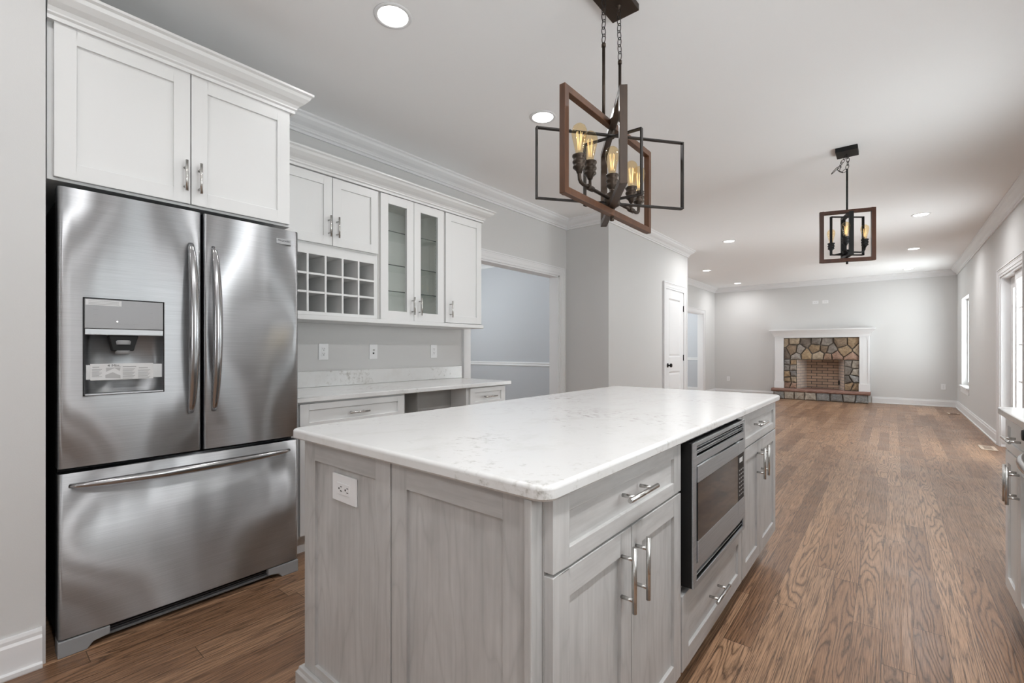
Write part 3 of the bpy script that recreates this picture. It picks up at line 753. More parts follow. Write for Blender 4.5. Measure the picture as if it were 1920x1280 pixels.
for a0, a1, n0, z0, h0, h1 in ((0.334, 0.364, 7, 1.078, 0.336, 0.356), (0.427, 0.466, 9, 1.078, 0.427, 0.470), (0.476, 0.516, 8, 1.072, 0.478, 0.508)):
    ln = MB(); ln.box(h0, h1, -0.0015, -0.0012, z0 + 0.008, z0 + 0.0105, 0, F)
    for k in range(n0):
        ln.box(a0, a1 - 0.004 * ((k * 7) % 3), -0.0015, -0.0012, z0 - k * .0047 - .0008, z0 - k * .0047 + .0008, 0, F)
    build('lettering_block', ln, 'ink_grey', dsp)
ln = MB(); ln.add([F(a, -0.0014, z) for a, z in ((0.374, 1.044), (0.420, 1.040), (0.420, 1.052), (0.396, 1.066), (0.374, 1.056))] , [(0, 1, 2, 3, 4)])
ln.add([F(a, -0.0014, z) for a, z in ((0.376, 1.068), (0.402, 1.082), (0.418, 1.070), (0.420, 1.084), (0.376, 1.084))], [(0, 1, 2, 3, 4)]); build('sticker_picture', ln, plain('pale_print_grey', (0.42, 0.42, 0.42), 0.6), dsp, recalc=False)
text('sticker_lettering', '4 Min.', 0.0135, (FXF - 0.0012, 0.400, 1.092), (R(90), 0, R(90)), 'ink', dsp, 0.0002, 1.2)
# badge
F = FX(FXF - 0.0078, 1)
bd = MB(); bd.box(1.027, 1.102, -0.006, 0.004, 1.692, 1.719, 0, F); bdo = build('badge', bd, 'steel_flat', dR, 0.0015)
text('badge_lettering', 'FRIGIDAIRE', 0.0135, (FXF - 0.0034, 1.0645, 1.7085), (R(90), 0, R(90)), 'ink', dR, 0.0003, 0.86)
# base grille and feet
gr = MB(); gr.box(-2.46, -2.425, 0.34, 1.04, 0.030, 0.064)
grl = build('base_grille', gr, 'black', t, 0.003)
for z in (0.037, 0.047, 0.057):
    s = MB(); s.box(-2.4245, -2.412, 0.345, 1.035, z - 0.0022, z + 0.0022); build('grille_slat', s, 'grille_grey', grl)
s = MB(); s.box(-2.4245, -2.408, 0.335, 1.045, 0.020, 0.030); build('grille_lip', s, 'grille_lip_grey', grl, 0.002)
for s0, y in ((1, 0.240), (-1, 1.140)):
    ft = MB(); p = [(0, 0.0), (0.082, 0.0), (0.100, 0.022), (0.150, 0.030), (0.150, 0.062), (0, 0.062)]
    ft.prism(p, lambda u, w_, a: (a, y + s0 * u, w_), -2.47, -2.392); build('foot', ft, 'plastic_grey', t, 0.004)

# ================================================================== CABINETS
def handle_on(parent, T, a, z, L, horiz, d0=0.021, stand=0.034, r=0.0058):
    return build('handle', bar_pull(T, a, z, L, horiz, d0, r, stand), 'nickel', parent, label='brushed nickel bar handle' )
# over-refrigerator cabinet
t = empty('upper_cabinet', (-2.79, 0.67, 1.795), 'deep white two-door cabinet above the refrigerator with crown moulding', 'cabinet', 'white wall cabinets')
mb = MB(); mb.box(W + 0.004, -2.441, 0.216, 1.118, 1.797, 2.405); build('body', mb, 'cab', t, 0.0015)
T = FX(-2.441, 1)
for a0, a1, ha in ((0.233, 0.668, 0.646), (0.672, 1.108, 0.701)):
    mb = MB(); shaker(mb, T, a0, a1, 1.807, 2.388, st=0.062); d = build('door', mb, 'cab', t, 0.0015)
    handle_on(d, T, ha, 1.921, 0.135, False)
mb = MB(); cp_ = crown_prof(0.105, 0.080); run_profile(mb, cp_, [(-2.421, 0.214), (-2.421, 1.120), (W + 0.005, 1.120)], 2.492, 0, -1)
mb.box(W + 0.005, -2.421, 0.216, 1.118, 2.388, 2.488); build('crown_moulding', mb, 'cab', t)
# row of wall cabinets
XU = -2.82; XB = XU - 0.021
GRP = 'white wall cabinets'
t = empty('upper_cabinet', (-2.98, 1.55, 1.79), 'white two-door wall cabinet above the wine rack', 'cabinet', GRP)
mb = MB(); mb.box(W + 0.004, XB, 1.140, 1.921, 1.826, 2.285); build('body', mb, 'cab', t, 0.0015)
T = FX(XB, 1)
for a0, a1, ha in ((1.190, 1.566, 1.540), (1.570, 1.915, 1.598)):
    mb = MB(); shaker(mb, T, a0, a1, 1.836, 2.280); d = build('door', mb, 'cab', t, 0.0015); handle_on(d, T, ha, 1.953, 0.136, False)
# wine rack
t = empty('wine_rack', (-2.98, 1.55, 1.375), 'white wine rack of square cubbies under the two-door cabinet', 'wine rack')
wy0, wy1, wz0, wz1 = 1.290, 1.888, 1.405, 1.758
mb = MB(); mb.box(W + 0.004, XB, 1.140, wy0 - 0.007, 1.378, 1.825); mb.box(W + 0.004, XB, wy1 + 0.006, 1.921, 1.378, 1.825)
mb.box(W + 0.004, XB, wy0 - 0.007, wy1 + 0.006, 1.378, wz0 - 0.006); mb.box(W + 0.004, XB, wy0 - 0.007, wy1 + 0.006, wz1 + 0.006, 1.825)
build('frame', mb, 'cab', t, 0.001)
mb = MB(); mb.box(W + 0.004, W + 0.014, wy0 - 0.007, wy1 + 0.006, wz0 - 0.006, wz1 + 0.006); build('back_panel', mb, 'cab_in', t)
nc = 5
for i in range(1, nc):
    y = wy0 + (wy1 - wy0) * i / nc
    mb = MB(); mb.box(W + 0.014, XB + 0.006, y - 0.0065, y + 0.0065, wz0 - 0.006, wz1 + 0.006); build('divider', mb, 'cab', t)
for j in (1, 2):
    z = wz0 + (wz1 - wz0) * j / 3
    mb = MB(); mb.box(W + 0.014, XB + 0.004, wy0 - 0.007, wy1 + 0.006, z - 0.0065, z + 0.0065); build('shelf', mb, 'cab', t)
# glass-front cabinet
t = empty('upper_cabinet', (-2.98, 2.235, 1.375), 'white wall cabinet with two glass doors and glass shelves', 'cabinet', GRP)
g0, g1 = 1.9225, 2.546
mb = MB(); mb.box(W + 0.004, XB, g0, g0 + 0.018, 1.378, 2.285); mb.box(W + 0.004, XB, g1 - 0.018, g1, 1.378, 2.285)
mb.box(W + 0.004, XB, g0 + 0.018, g1 - 0.018, 1.378, 1.396); mb.box(W + 0.004, XB, g0 + 0.018, g1 - 0.018, 2.267, 2.285)
mb.box(W + 0.004, W + 0.012, g0 + 0.018, g1 - 0.018, 1.396, 2.267)
mb.box(XB - 0.018, XB, g0 + 0.018, g0 + 0.034, 1.396, 2.267); mb.box(XB - 0.018, XB, g1 - 0.034, g1 - 0.018, 1.396, 2.267)
build('body', mb, 'cab_in', t)
for z in (1.590, 1.785, 2.034):
    mb = MB(); mb.box(W + 0.02, XB - 0.024, g0 + 0.020, g1 - 0.020, z - 0.003, z + 0.003); s = build('glass_shelf', mb, 'shelfglass', t, label='glass shelf')
    mb = MB(); mb.box(XB - 0.024, XB - 0.0235, g0 + 0.020, g1 - 0.020, z - 0.0032, z + 0.0032); build('shelf_edge', mb, 'glassedge', s)
mb = MB()
for i in range(26):
    z = 1.45 + i * 0.03
    mb.box(XB - 0.07, XB - 0.066, g1 - 0.0188, g1 - 0.0178, z, z + 0.005)
    mb.box(XB - 0.07, XB - 0.066, g0 + 0.0178, g0 + 0.0188, z, z + 0.005)
tag(build('pin_hole_marking', mb, 'ink_grey', t), None, None, None, 'stuff')
for a0, a1, ha in ((1.936, 2.230, 2.214), (2.234, 2.537, 2.283)):
    mb = MB(); shaker(mb, T, a0, a1, 1.376, 2.282, hole=True, st=0.064); d = build('door', mb, 'cab', t, 0.0015)
    mb = MB(); mb.box(a0 + 0.06, a1 - 0.06, 0.006, 0.009, 1.436, 2.222, 0, T); build('glass_pane', mb, 'clearglass', d, label='clear glass pane')
    handle_on(d, T, ha, 1.486, 0.134, False)
# single door cabinet
t = empty('upper_cabinet', (-2.98, 2.76, 1.375), 'white single-door wall cabinet at the right end of the row', 'cabinet', GRP)
mb = MB(); mb.box(W + 0.004, XB, 2.5475, 2.985, 1.378, 2.285); build('body', mb, 'cab', t, 0.0015)
mb = MB(); shaker(mb, T, 2.558, 2.981, 1.380, 2.282, st=0.06); d = build('door', mb, 'cab', t, 0.0015); handle_on(d, T, 2.604, 1.488, 0.134, False)
mb = MB(); run_profile(mb, crown_prof(0.100, 0.095), [(XU - 0.004, 1.205), (XU - 0.004, 2.987), (W + 0.004, 2.987)], 2.386, 0, -1); mb.box(W + 0.004, XU - 0.004, 1.141, 2.985, 2.286, 2.380)
o = build('cabinet_crown', mb, 'cab'); tag(o, 'white crown moulding along the top of the wall cabinet row', 'moulding')
mb = MB(); mb.box(W + 0.004, XU + 0.012, 1.141, 2.998, 1.344, 1.3745); o = build('light_rail', mb, 'cab', None, 0.003); tag(o, 'white rail along the underside of the wall cabinet row', 'moulding')

# desk-height run below
XD = -2.510; HT = 0.893
def base_drawers(label, y0, y1, drawers, doors, right_end=False):
    t = empty('base_cabinet', ((W + XD) / 2, (y0 + y1) / 2, 0), label, 'cabinet', 'white base cabinets under the wall counter')
    mb_ = MB(); mb_.box(W + 0.004, XD - 0.021, y0, y1, 0.105, HT - 0.032); build('body', mb_, 'cab', t, 0.0015)
    mb_ = MB(); mb_.box(W + 0.06, XD - 0.085, y0, y1, 0.0, 0.105); build('toe_kick', mb_, 'cab', t)
    T = FX(XD - 0.021, 1)
    for a0, a1, z0, z1, hl in drawers:
        mb_ = MB(); shaker(mb_, T, a0, a1, z0, z1, st=0.052, rail=0.036); d = build('drawer', mb_, 'cab', t, 0.0015)
        handle_on(d, T, (a0 + a1) / 2, (z0 + z1) / 2, hl, True)
    for a0, a1, z0, z1, ha in doors:
        mb_ = MB(); shaker(mb_, T, a0, a1, z0, z1); d = build('door', mb_, 'cab', t, 0.0015)
        handle_on(d, T, ha, z1 - 0.11, 0.135, False)
    return t
base_drawers('white base cabinet with wide drawer right of the refrigerator', 1.165, 1.925, [(1.205, 1.905, 0.712, 0.852, 0.135)], [(1.205, 1.553, 0.125, 0.706, 1.525), (1.557, 1.905, 0.125, 0.706, 1.585)])
base_drawers('small white drawer cabinet at the end of the wall counter', 2.505, 2.960, [(2.530, 2.945, 0.712, 0.855, 0.145), (2.530, 2.945, 0.42, 0.706, 0.145), (2.530, 2.945, 0.125, 0.414, 0.145)], [])
mb = MB(); mb.box(-2.72, -2.70, 1.926, 2.504, 0.70, 0.858); mb.box(-2.715, -2.56, 2.06, 2.063, 0.70, 0.858)
o = build('desk_apron', mb, 'greypaint', None, 0.001); tag(o, 'grey apron panel under the counter over the knee space', 'panel')
def slab(name, x0, x1, y0, y1, z0, z1, r=0.03, corners=(1, 1, 1, 1), e=0.006):
    """worktop with rounded plan corners and eased edges; corners order (x0y0, x1y0, x1y1, x0y1)"""
    pts = []; cs = [(x0, y0, 180), (x1, y0, 270), (x1, y1, 0), (x0, y1, 90)]
    for (cx, cy, a0), k in zip(cs, corners):
        if not k: pts.append((cx, cy)); continue
        ox = cx + (r if cx == x0 else -r); oy = cy + (r if cy == y0 else -r)
        for i in range(9):
            a = R(a0 + 90 * i / 8); pts.append((ox + r * math.cos(a), oy + r * math.sin(a)))
    mb_ = MB(); n = len(pts); cx, cy = (x0 + x1) / 2, (y0 + y1) / 2
    lev = [(z0, e * 0.6), (z0 + e * 0.6, 0.0), (z1 - e, 0.0), (z1 - e * 0.6, e * 0.08), (z1 - e * 0.25, e * 0.35), (z1, e)]
    rings = []
    for z, ins in lev:
        rg = []
        for i, (px, py) in enumerate(pts):
            a, b = Vector(pts[i - 1]), Vector(pts[(i + 1) % n]); d = (b - a).normalized(); nr = Vector((-d.y, d.x))
            if not corners[0 if (px < cx and py < cy) else 1 if (px > cx and py < cy) else 2 if px > cx else 3]: nr = nr * 1.414
            rg.append((px + nr.x * ins, py + nr.y * ins, z))
        rings.append(rg)
    P = [q for rg in rings for q in rg]
    for k in range(len(lev) - 1):
        mb_.add(P, [(k * n + i, k * n + (i + 1) % n, (k + 1) * n + (i + 1) % n, (k + 1) * n + i) for i in range(n)], 0, k >= 2)
    mb_.add(P, [tuple(range(n))[::-1], tuple(range((len(lev) - 1) * n, len(lev) * n))], 0, False)
    return build(name, mb_, 'quartz')
o = slab('worktop', W + 0.004, -2.488, 1.160, 3.005, HT - 0.030, HT, 0.012, (0, 0, 1, 0)); tag(o, 'long white stone counter along the wall right of the refrigerator', 'countertop')
mb = MB(); mb.box(W + 0.002, W + 0.024, 1.160, 3.030, HT + 0.001, HT + 0.110); bs = build('backsplash', mb, 'quartz', None, 0.002); tag(bs, 'low white stone backsplash strip against the kitchen wall', 'backsplash')
# outlets
def outlet(T, a, z, label, group, w_=0.072, h_=0.116, kind='duplex', horiz=False):
    p0 = T(a, 0, z); t = empty('outlet', p0, label, 'outlet', group)
    if horiz: w_, h_ = h_, w_
    mb_ = MB(); mb_.box(a - w_ / 2, a + w_ / 2, 0.0002, 0.006, z - h_ / 2, z + h_ / 2, 0, T); build('cover_plate', mb_, 'plate', t, 0.002)
    def P(u, v): return (a + v, z + u) if horiz else (a + u, z + v)
    if kind == 'blank': return t
    if kind == 'duplex':
        u0, v0 = P(-0.0165, -0.034); u1, v1 = P(0.0165, 0.034)
        mb_ = MB(); mb_.box(min(u0, u1), max(u0, u1), 0.006, 0.0078, min(v0, v1), max(v0, v1), 0, T); rc_ = build('receptacle', mb_, 'plate', t, 0.0008)
        mb_ = MB()
        for s in (-0.017, 0.017):
            for u, v, a_, b_ in ((-0.0062, s + 0.005, 0.0011, 0.0042), (0.0062, s + 0.005, 0.0011, 0.0036), (0, s - 0.006, 0.0026, 0.0026)):
                c0_, c1_ = P(u, v); e0, e1 = (b_, a_) if horiz else (a_, b_)
                mb_.box(c0_ - e0, c0_ + e0, 0.0077, 0.0083, c1_ - e1, c1_ + e1, 0, T)
        build('socket_slot', mb_, 'slot', rc_)
    if kind == 'jack':
        mb_ = MB(); mb_.lathe([(0.0, 0.006), (0.0055, 0.006), (0.0055, 0.014), (0.0, 0.014)], T(a, 0, z + 0.012), 12, 0, 'x'); build('cable_jack', mb_, 'nickel', t)
        mb_ = MB(); mb_.box(a - 0.007, a + 0.007, 0.0058, 0.0066, z - 0.02, z - 0.007, 0, T); build('data_jack', mb_, 'slot', t)
    return t
TW = FX(W, 1)
outlet(TW, 1.675, 1.141, 'white duplex outlet on the wall nearest the refrigerator', 'outlets above the wall counter')
outlet(TW, 2.085, 1.141, 'white cable and data jack plate between the two wall outlets', 'outlets above the wall counter', kind='jack')
outlet(TW, 2.702, 1.141, 'white duplex outlet on the wall near the cased opening', 'outlets above the wall counter')

# ================================================================== ISLAND
IX = -0.508; IB = IX - 0.022          # door face / carcass face
IYF = 0.717                            # end panel face
ZU = 0.868
def T_(x): return FX(x, 1)
T = T_(IB)
GI = 'grey island cabinets'
def g_shaker(parent, name, a0, a1, z0, z1, st=0.058, rail=None):
    mb_ = MB(); shaker(mb_, T, a0, a1, z0, z1, 0.022, st, 0.009, 0, 1, 0, rail=rail)
    return build(name, mb_, ['gwood_z', 'gwood_y'], parent, 0.0014)
def g_drawer(parent, name, a0, a1, z0, z1, st=0.058, rail=0.036):
    mb_ = MB(); shaker(mb_, T, a0, a1, z0, z1, 0.022, st, 0.009, 0, 1, 1, rail=rail)
    return build(name, mb_, ['gwood_z', 'gwood_y'], parent, 0.0014)
def island_unit(label, y0, y1):
    t = empty('island_cabinet', (-0.75, (y0 + y1) / 2, 0), label, 'cabinet', GI)
    return t
# near unit
t = island_unit('grey island cabinet nearest the corner with drawer over two doors', 0.739, 1.446); tn = t
mb = MB(); mb.box(-1.01, IB, 0.739, 1.446, 0.115, ZU); build('body', mb, 'gwood_z', t, 0.001)
mb = MB(); mb.box(-1.0, IB - 0.07, 0.739, 1.446, 0, 0.115); build('toe_kick', mb, 'gwood_y', t)
d = g_drawer(t, 'drawer', 0.7395, 1.440, 0.716, 0.862); handle_on(d, T, 1.090, 0.800, 0.165, True, 0.022)
d = g_shaker(t, 'door', 0.7395, 1.087, 0.140, 0.709); handle_on(d, T, 1.032, 0.604, 0.158, False, 0.022)
d = g_shaker(t, 'door', 1.091, 1.440, 0.140, 0.709); handle_on(d, T, 1.112, 0.604, 0.158, False, 0.022)
# end panel facing the camera side
TE = FY(0.739, -1)
mb = MB(); shaker(mb, TE, -0.998, -0.5555, 0.105, ZU - 0.001, 0.022, 0.062, 0.009, 0, 1, 0, rail=0.062)
build('end_panel', mb, ['gwood_z', 'gwood_x'], t, 0.0014)
mb = MB(); mb.box(-0.5505, -0.5315, 0.700, 0.7385, 0.105, ZU - 0.001); build('corner_post', mb, 'gwood_z', t, 0.003)
# microwave unit
t = island_unit('grey island cabinet around the built-in microwave with a drawer below', 1.447, 2.196)
mb = MB(); y0, y1 = 1.447, 2.196
mb.box(-1.01, IB, y0, y0 + 0.018, 0.115, ZU); mb.box(-1.01, IB, 2.120, y1, 0.115, ZU); mb.box(-1.01, -0.99, y0 + 0.018, 2.120, 0.115, ZU)
mb.box(-0.99, IB, y0 + 0.018, 2.120, 0.115, 0.385); mb.box(-0.99, IB - 0.002, y0 + 0.018, 2.120, 0.862, ZU)
build('body', mb, 'gwood_z', t, 0.001)
mb = MB(); mb.box(-1.0, IB - 0.07, y0, y1, 0, 0.115); build('toe_kick', mb, 'gwood_y', t)
mb = MB(); mb.box(IB + 0.0005, IX, 2.122, 2.192, 0.382, 0.862); build('filler_strip', mb, 'gwood_z', t, 0.0012)
d = g_drawer(t, 'drawer', 1.452, 2.190, 0.140, 0.378, rail=0.055); handle_on(d, T, 1.785, 0.265, 0.160, True, 0.022)
# far unit
t = island_unit('grey island cabinet at the far end with drawer over two doors', 2.197, 2.955); tf = t
mb = MB(); mb.box(-1.01, IB, 2.197, 2.950, 0.115, ZU); build('body', mb, 'gwood_z', t, 0.001)
mb = MB(); mb.box(-1.0, IB - 0.07, 2.197, 2.945, 0, 0.115); build('toe_kick', mb, 'gwood_y', t)
d = g_drawer(t, 'drawer', 2.203, 2.945, 0.716, 0.862); handle_on(d, T, 2.480, 0.800, 0.165, True, 0.022)
d = g_shaker(t, 'door', 2.203, 2.548, 0.140, 0.709); handle_on(d, T, 2.488, 0.606, 0.150, False, 0.022)
d = g_shaker(t, 'door', 2.552, 2.945, 0.140, 0.709); handle_on(d, T, 2.578, 0.606, 0.150, False, 0.022)
# back unit (seating side) with its own end panel
t = island_unit('grey back half of the island with the panel holding the outlet', 0.739, 2.95)
t.location = (-1.24, 1.84, 0); ORG[t.name] = Vector((-1.24, 1.84, 0))
mb = MB(); mb.box(-1.462, -1.011, 0.739, 2.950, 0.0, ZU); build('body', mb, 'gwood_z', t, 0.001)
mb = MB(); shaker(mb, TE, -1.462, -1.003, 0.105, ZU - 0.001, 0.022, 0.066, 0.009, 0, 1, 0, rail=0.060); build('end_panel', mb, ['gwood_z', 'gwood_x'], t, 0.0014)
mb = MB(); pf = [(0, 0), (0.012, 0), (0.014, -0.010), (0.020, -0.016), (0.020, -0.134), (0, -0.134)]
run_profile(mb, pf, [(-1.4625, 1.6), (-1.4625, 0.7165), (-0.560, 0.7165)], 0.136, 0, -1); build('base_moulding', mb, 'gwood_x', t, 0.001)
o = slab('island_worktop', -1.515, -0.489, 0.692, 2.990, ZU + 0.001, 0.900, 0.035, e=0.009); tag(o, 'large white speckled quartz worktop on the grey island', 'countertop')
# outlet on the island end panel (panel surface is recessed)
TP = FY(0.726, -1)
outlet(TP, -1.232, 0.748, 'wide white outlet plate on the grey island end panel', 'outlets', 0.080, 0.128, horiz=True)

# microwave
MY0, MY1, MZ0, MZ1, MX = 1.4665, 2.1185, 0.405, 0.861, -0.478
t = empty('microwave', (-0.70, 1.79, 0.386), 'built-in black and stainless microwave set into the island', 'microwave')
mb = MB(); mb.box(-0.97, -0.5305, MY0 + 0.01, MY1 - 0.01, 0.3865, 0.850); build('body', mb, 'black', t)
T = FX(-0.5305, 1); dm = 0.0525
fr = MB()
def fb(a0, a1, z0, z1, d1=dm): fr.box(a0, a1, d1 - 0.006, d1, z0, z1, 0, T)
sw = 0.030
fb(MY0, MY0 + sw, MZ0, MZ1); fb(MY1 - sw, MY1, MZ0, MZ1)
for z0, z1 in ((MZ1 - 0.012, MZ1), (MZ1 - 0.0305, MZ1 - 0.0270), (MZ1 - 0.072, MZ1 - 0.046), (MZ0, MZ0 + 0.016), (MZ0 + 0.050, MZ0 + 0.072)): fb(MY0 + sw, MY1 - sw, z0, z1)
frame = build('trim_frame', fr, 'steel_flat', t, 0.0012)
bk = MB(); bk.box(MY0 + 0.001, MY1 - 0.001, -0.001, 0.030, MZ0 + 0.001, MZ1 - 0.001, 0, T)
bk.box(MY0 + 0.001, MY0 + 0.02, 0.03, dm - 0.0062, MZ0 + 0.001, MZ1 - 0.001, 0, T); bk.box(MY1 - 0.02, MY1 - 0.001, 0.03, dm - 0.0062, MZ0 + 0.001, MZ1 - 0.001, 0, T); bk.box(MY0 + 0.02, MY1 - 0.02, 0.03, dm - 0.0062, MZ1 - 0.010, MZ1 - 0.001, 0, T); bk.box(MY0 + 0.02, MY1 - 0.02, 0.03, dm - 0.0062, MZ0 + 0.001, MZ0 + 0.012, 0, T)
build('vent_backing', bk, 'black', frame)
for z in (MZ1 - 0.021, MZ1 - 0.0385, MZ0 + 0.027, MZ0 + 0.040):
    s = MB(); s.box(MY0 + sw, MY1 - sw, 0.03, 0.046, z - 0.0016, z + 0.0016, 0, T); build('vent_slat', s, 'steel_flat', frame)
tv = MB()
for i in range(7): tv.box(MY0 + 0.02 + i * 0.09, MY0 + 0.085 + i * 0.09, 0.006, 0.026, MZ1, MZ1 + 0.004, 0, T)
build('top_vent', tv, 'black', frame)
DZ0, DZ1 = MZ0 + 0.076, MZ1 - 0.076; CY = MY1 - sw - 0.098
dr = MB(); dr.box(MY0 + sw + 0.004, CY - 0.001, 0.030, dm + 0.004, DZ0, DZ0 + 0.066, 0, T); dr.box(MY0 + sw + 0.004, CY - 0.001, 0.030, dm + 0.004, DZ1 - 0.052, DZ1, 0, T)
md = build('door', dr, 'steel_flat', t, 0.0015)
gl = MB(); gl.box(MY0 + sw + 0.004, CY - 0.001, 0.030, dm + 0.003, DZ0 + 0.0665, DZ1 - 0.0525, 0, T); build('window', gl, 'glass_black', md, label='dark glass window')
cp = MB(); cp.box(CY + 0.001, MY1 - sw - 0.004, 0.030, dm + 0.003, DZ0 + 0.0665, DZ1 - 0.0525, 0, T); mp = build('control_panel', cp, 'black', t)
for z0, z1 in ((DZ0, DZ0 + 0.066), (DZ1 - 0.052, DZ1)):
    cp = MB(); cp.box(CY + 0.001, MY1 - sw - 0.004, 0.030, dm + 0.004, z0, z1, 0, T); build('panel_cap', cp, 'steel_flat', t, 0.0015)
bt = MB()
for r_ in range(7):
    for c_ in range(3):
        a = CY + 0.018 + c_ * 0.026; z = DZ0 + 0.085 + r_ * 0.0165
        bt.box(a, a + 0.015, dm + 0.003, dm + 0.0036, z, z + 0.005, 0, T)
build('button', bt, 'panel_grey', mp)
ds = MB(); ds.box(CY + 0.022, CY + 0.07, dm + 0.003, dm + 0.0036, DZ1 - 0.086, DZ1 - 0.068, 0, T); build('display', ds, plain('pale_display_label', (0.6, 0.6, 0.6), 0.4), mp)

# ================================================================== RIGHT-HAND COUNTER AND RANGE
RXF = 0.385
t = empty('base_cabinet', (0.70, 2.70, 0), 'white base cabinet with drawer and two doors on the right edge', 'cabinet')
mb = MB(); mb.box(RXF + 0.022, XR - 0.001, 2.435, 2.962, 0.105, 0.868); build('body', mb, 'cab', t, 0.0015)
mb = MB(); mb.box(RXF + 0.09, XR - 0.001, 2.435, 2.955, 0, 0.105); build('toe_kick', mb, 'cab', t)
TR = FX(RXF + 0.022, -1)
mb = MB(); shaker(mb, TR, 2.440, 2.960, 0.722, 0.862, st=0.05, rail=0.036); d = build('drawer', mb, 'cab', t, 0.0015); handle_on(d, TR, 2.70, 0.792, 0.16, True, 0.021)
for a0, a1, ha in ((2.440, 2.697, 2.672), (2.701, 2.960, 2.728)):
    mb = MB(); shaker(mb, TR, a0, a1, 0.118, 0.716, st=0.05); d = build('door', mb, 'cab', t, 0.0015); handle_on(d, TR, ha, 0.612, 0.15, False, 0.021)
o = slab('worktop', 0.363, XR - 0.002, 2.432, 2.985, 0.869, 0.900, 0.02, (0, 0, 0, 1)); tag(o, 'white stone counter cut by the right edge of the picture', 'countertop')
t = empty('range', (0.70, 2.05, 0), 'stainless range just outside the right edge, its curved oven handle in view', 'range')
mb = MB(); mb.box(RXF + 0.03, XR - 0.005, 1.668, 2.430, 0.02, 0.895); build('body', mb, 'steel_flat', t, 0.002)
mb = MB(); mb.box(RXF + 0.01, XR - 0.01, 1.670, 2.428, 0.8955, 0.912); build('cooktop', mb, 'glass_black', t, 0.003)
mb = MB(); mb.box(RXF, RXF + 0.0295, 1.672, 2.426, 0.835, 0.893); cpn = build('control_panel', mb, 'steel_flat', t, 0.003)
for y in (1.75, 1.88, 2.05, 2.22, 2.315):
    mb = MB(); mb.lathe([(0, -0.045), (0.017, -0.045), (0.020, -0.040), (0.021, 0.0)], (RXF, y, 0.864), 20, 0, 'x'); build('knob', mb, 'black', cpn, label='black control knob')
mb = MB(); mb.box(RXF, RXF + 0.0295, 1.672, 2.426, 0.235, 0.828); od = build('oven_door', mb, 'steel_flat', t, 0.003)
mb = MB(); mb.box(RXF - 0.002, RXF + 0.001, 1.80, 2.30, 0.36, 0.68); build('window', mb, 'glass_black', od, 0.001)
pth = []
for i in range(33):
    s = i / 32; pth.append((RXF - 0.070 * math.sin(math.pi * s) ** 0.5 - 0.001, 1.735 + 0.62 * s, 0.792))
mb = MB(); mb.tube(pth, 0.015, 16); build('handle', mb, 'steel_handle', od, label='curved polished handle')
mb = MB(); mb.box(RXF, RXF + 0.0295, 1.672, 2.426, 0.06, 0.228); build('drawer', mb, 'steel_flat', t, 0.003)
# near counter run beside the range, hidden from the picture but present in reflections
t = empty('base_cabinet', (0.70, 0.6, 0), 'white base cabinet run under the added kitchen window, outside the picture', 'cabinet')
mb = MB(); mb.box(RXF + 0.022, XR - 0.001, -0.6, 1.664, 0.105, 0.868); build('body', mb, 'cab', t)
mb = MB(); mb.box(RXF + 0.09, XR - 0.001, -0.6, 1.664, 0, 0.105); build('toe_kick', mb, 'cab', t)
for i in range(3):
    mb = MB(); shaker(mb, TR, -0.595 + i * 0.753, 0.153 + i * 0.753, 0.118, 0.862); build('door', mb, 'cab', t, 0.0015)
o = slab('worktop', 0.363, XR - 0.002, -0.62, 1.666, 0.869, 0.900, 0.02, (0, 0, 0, 0)); tag(o, 'white stone counter under the added kitchen window, outside the picture', 'countertop')

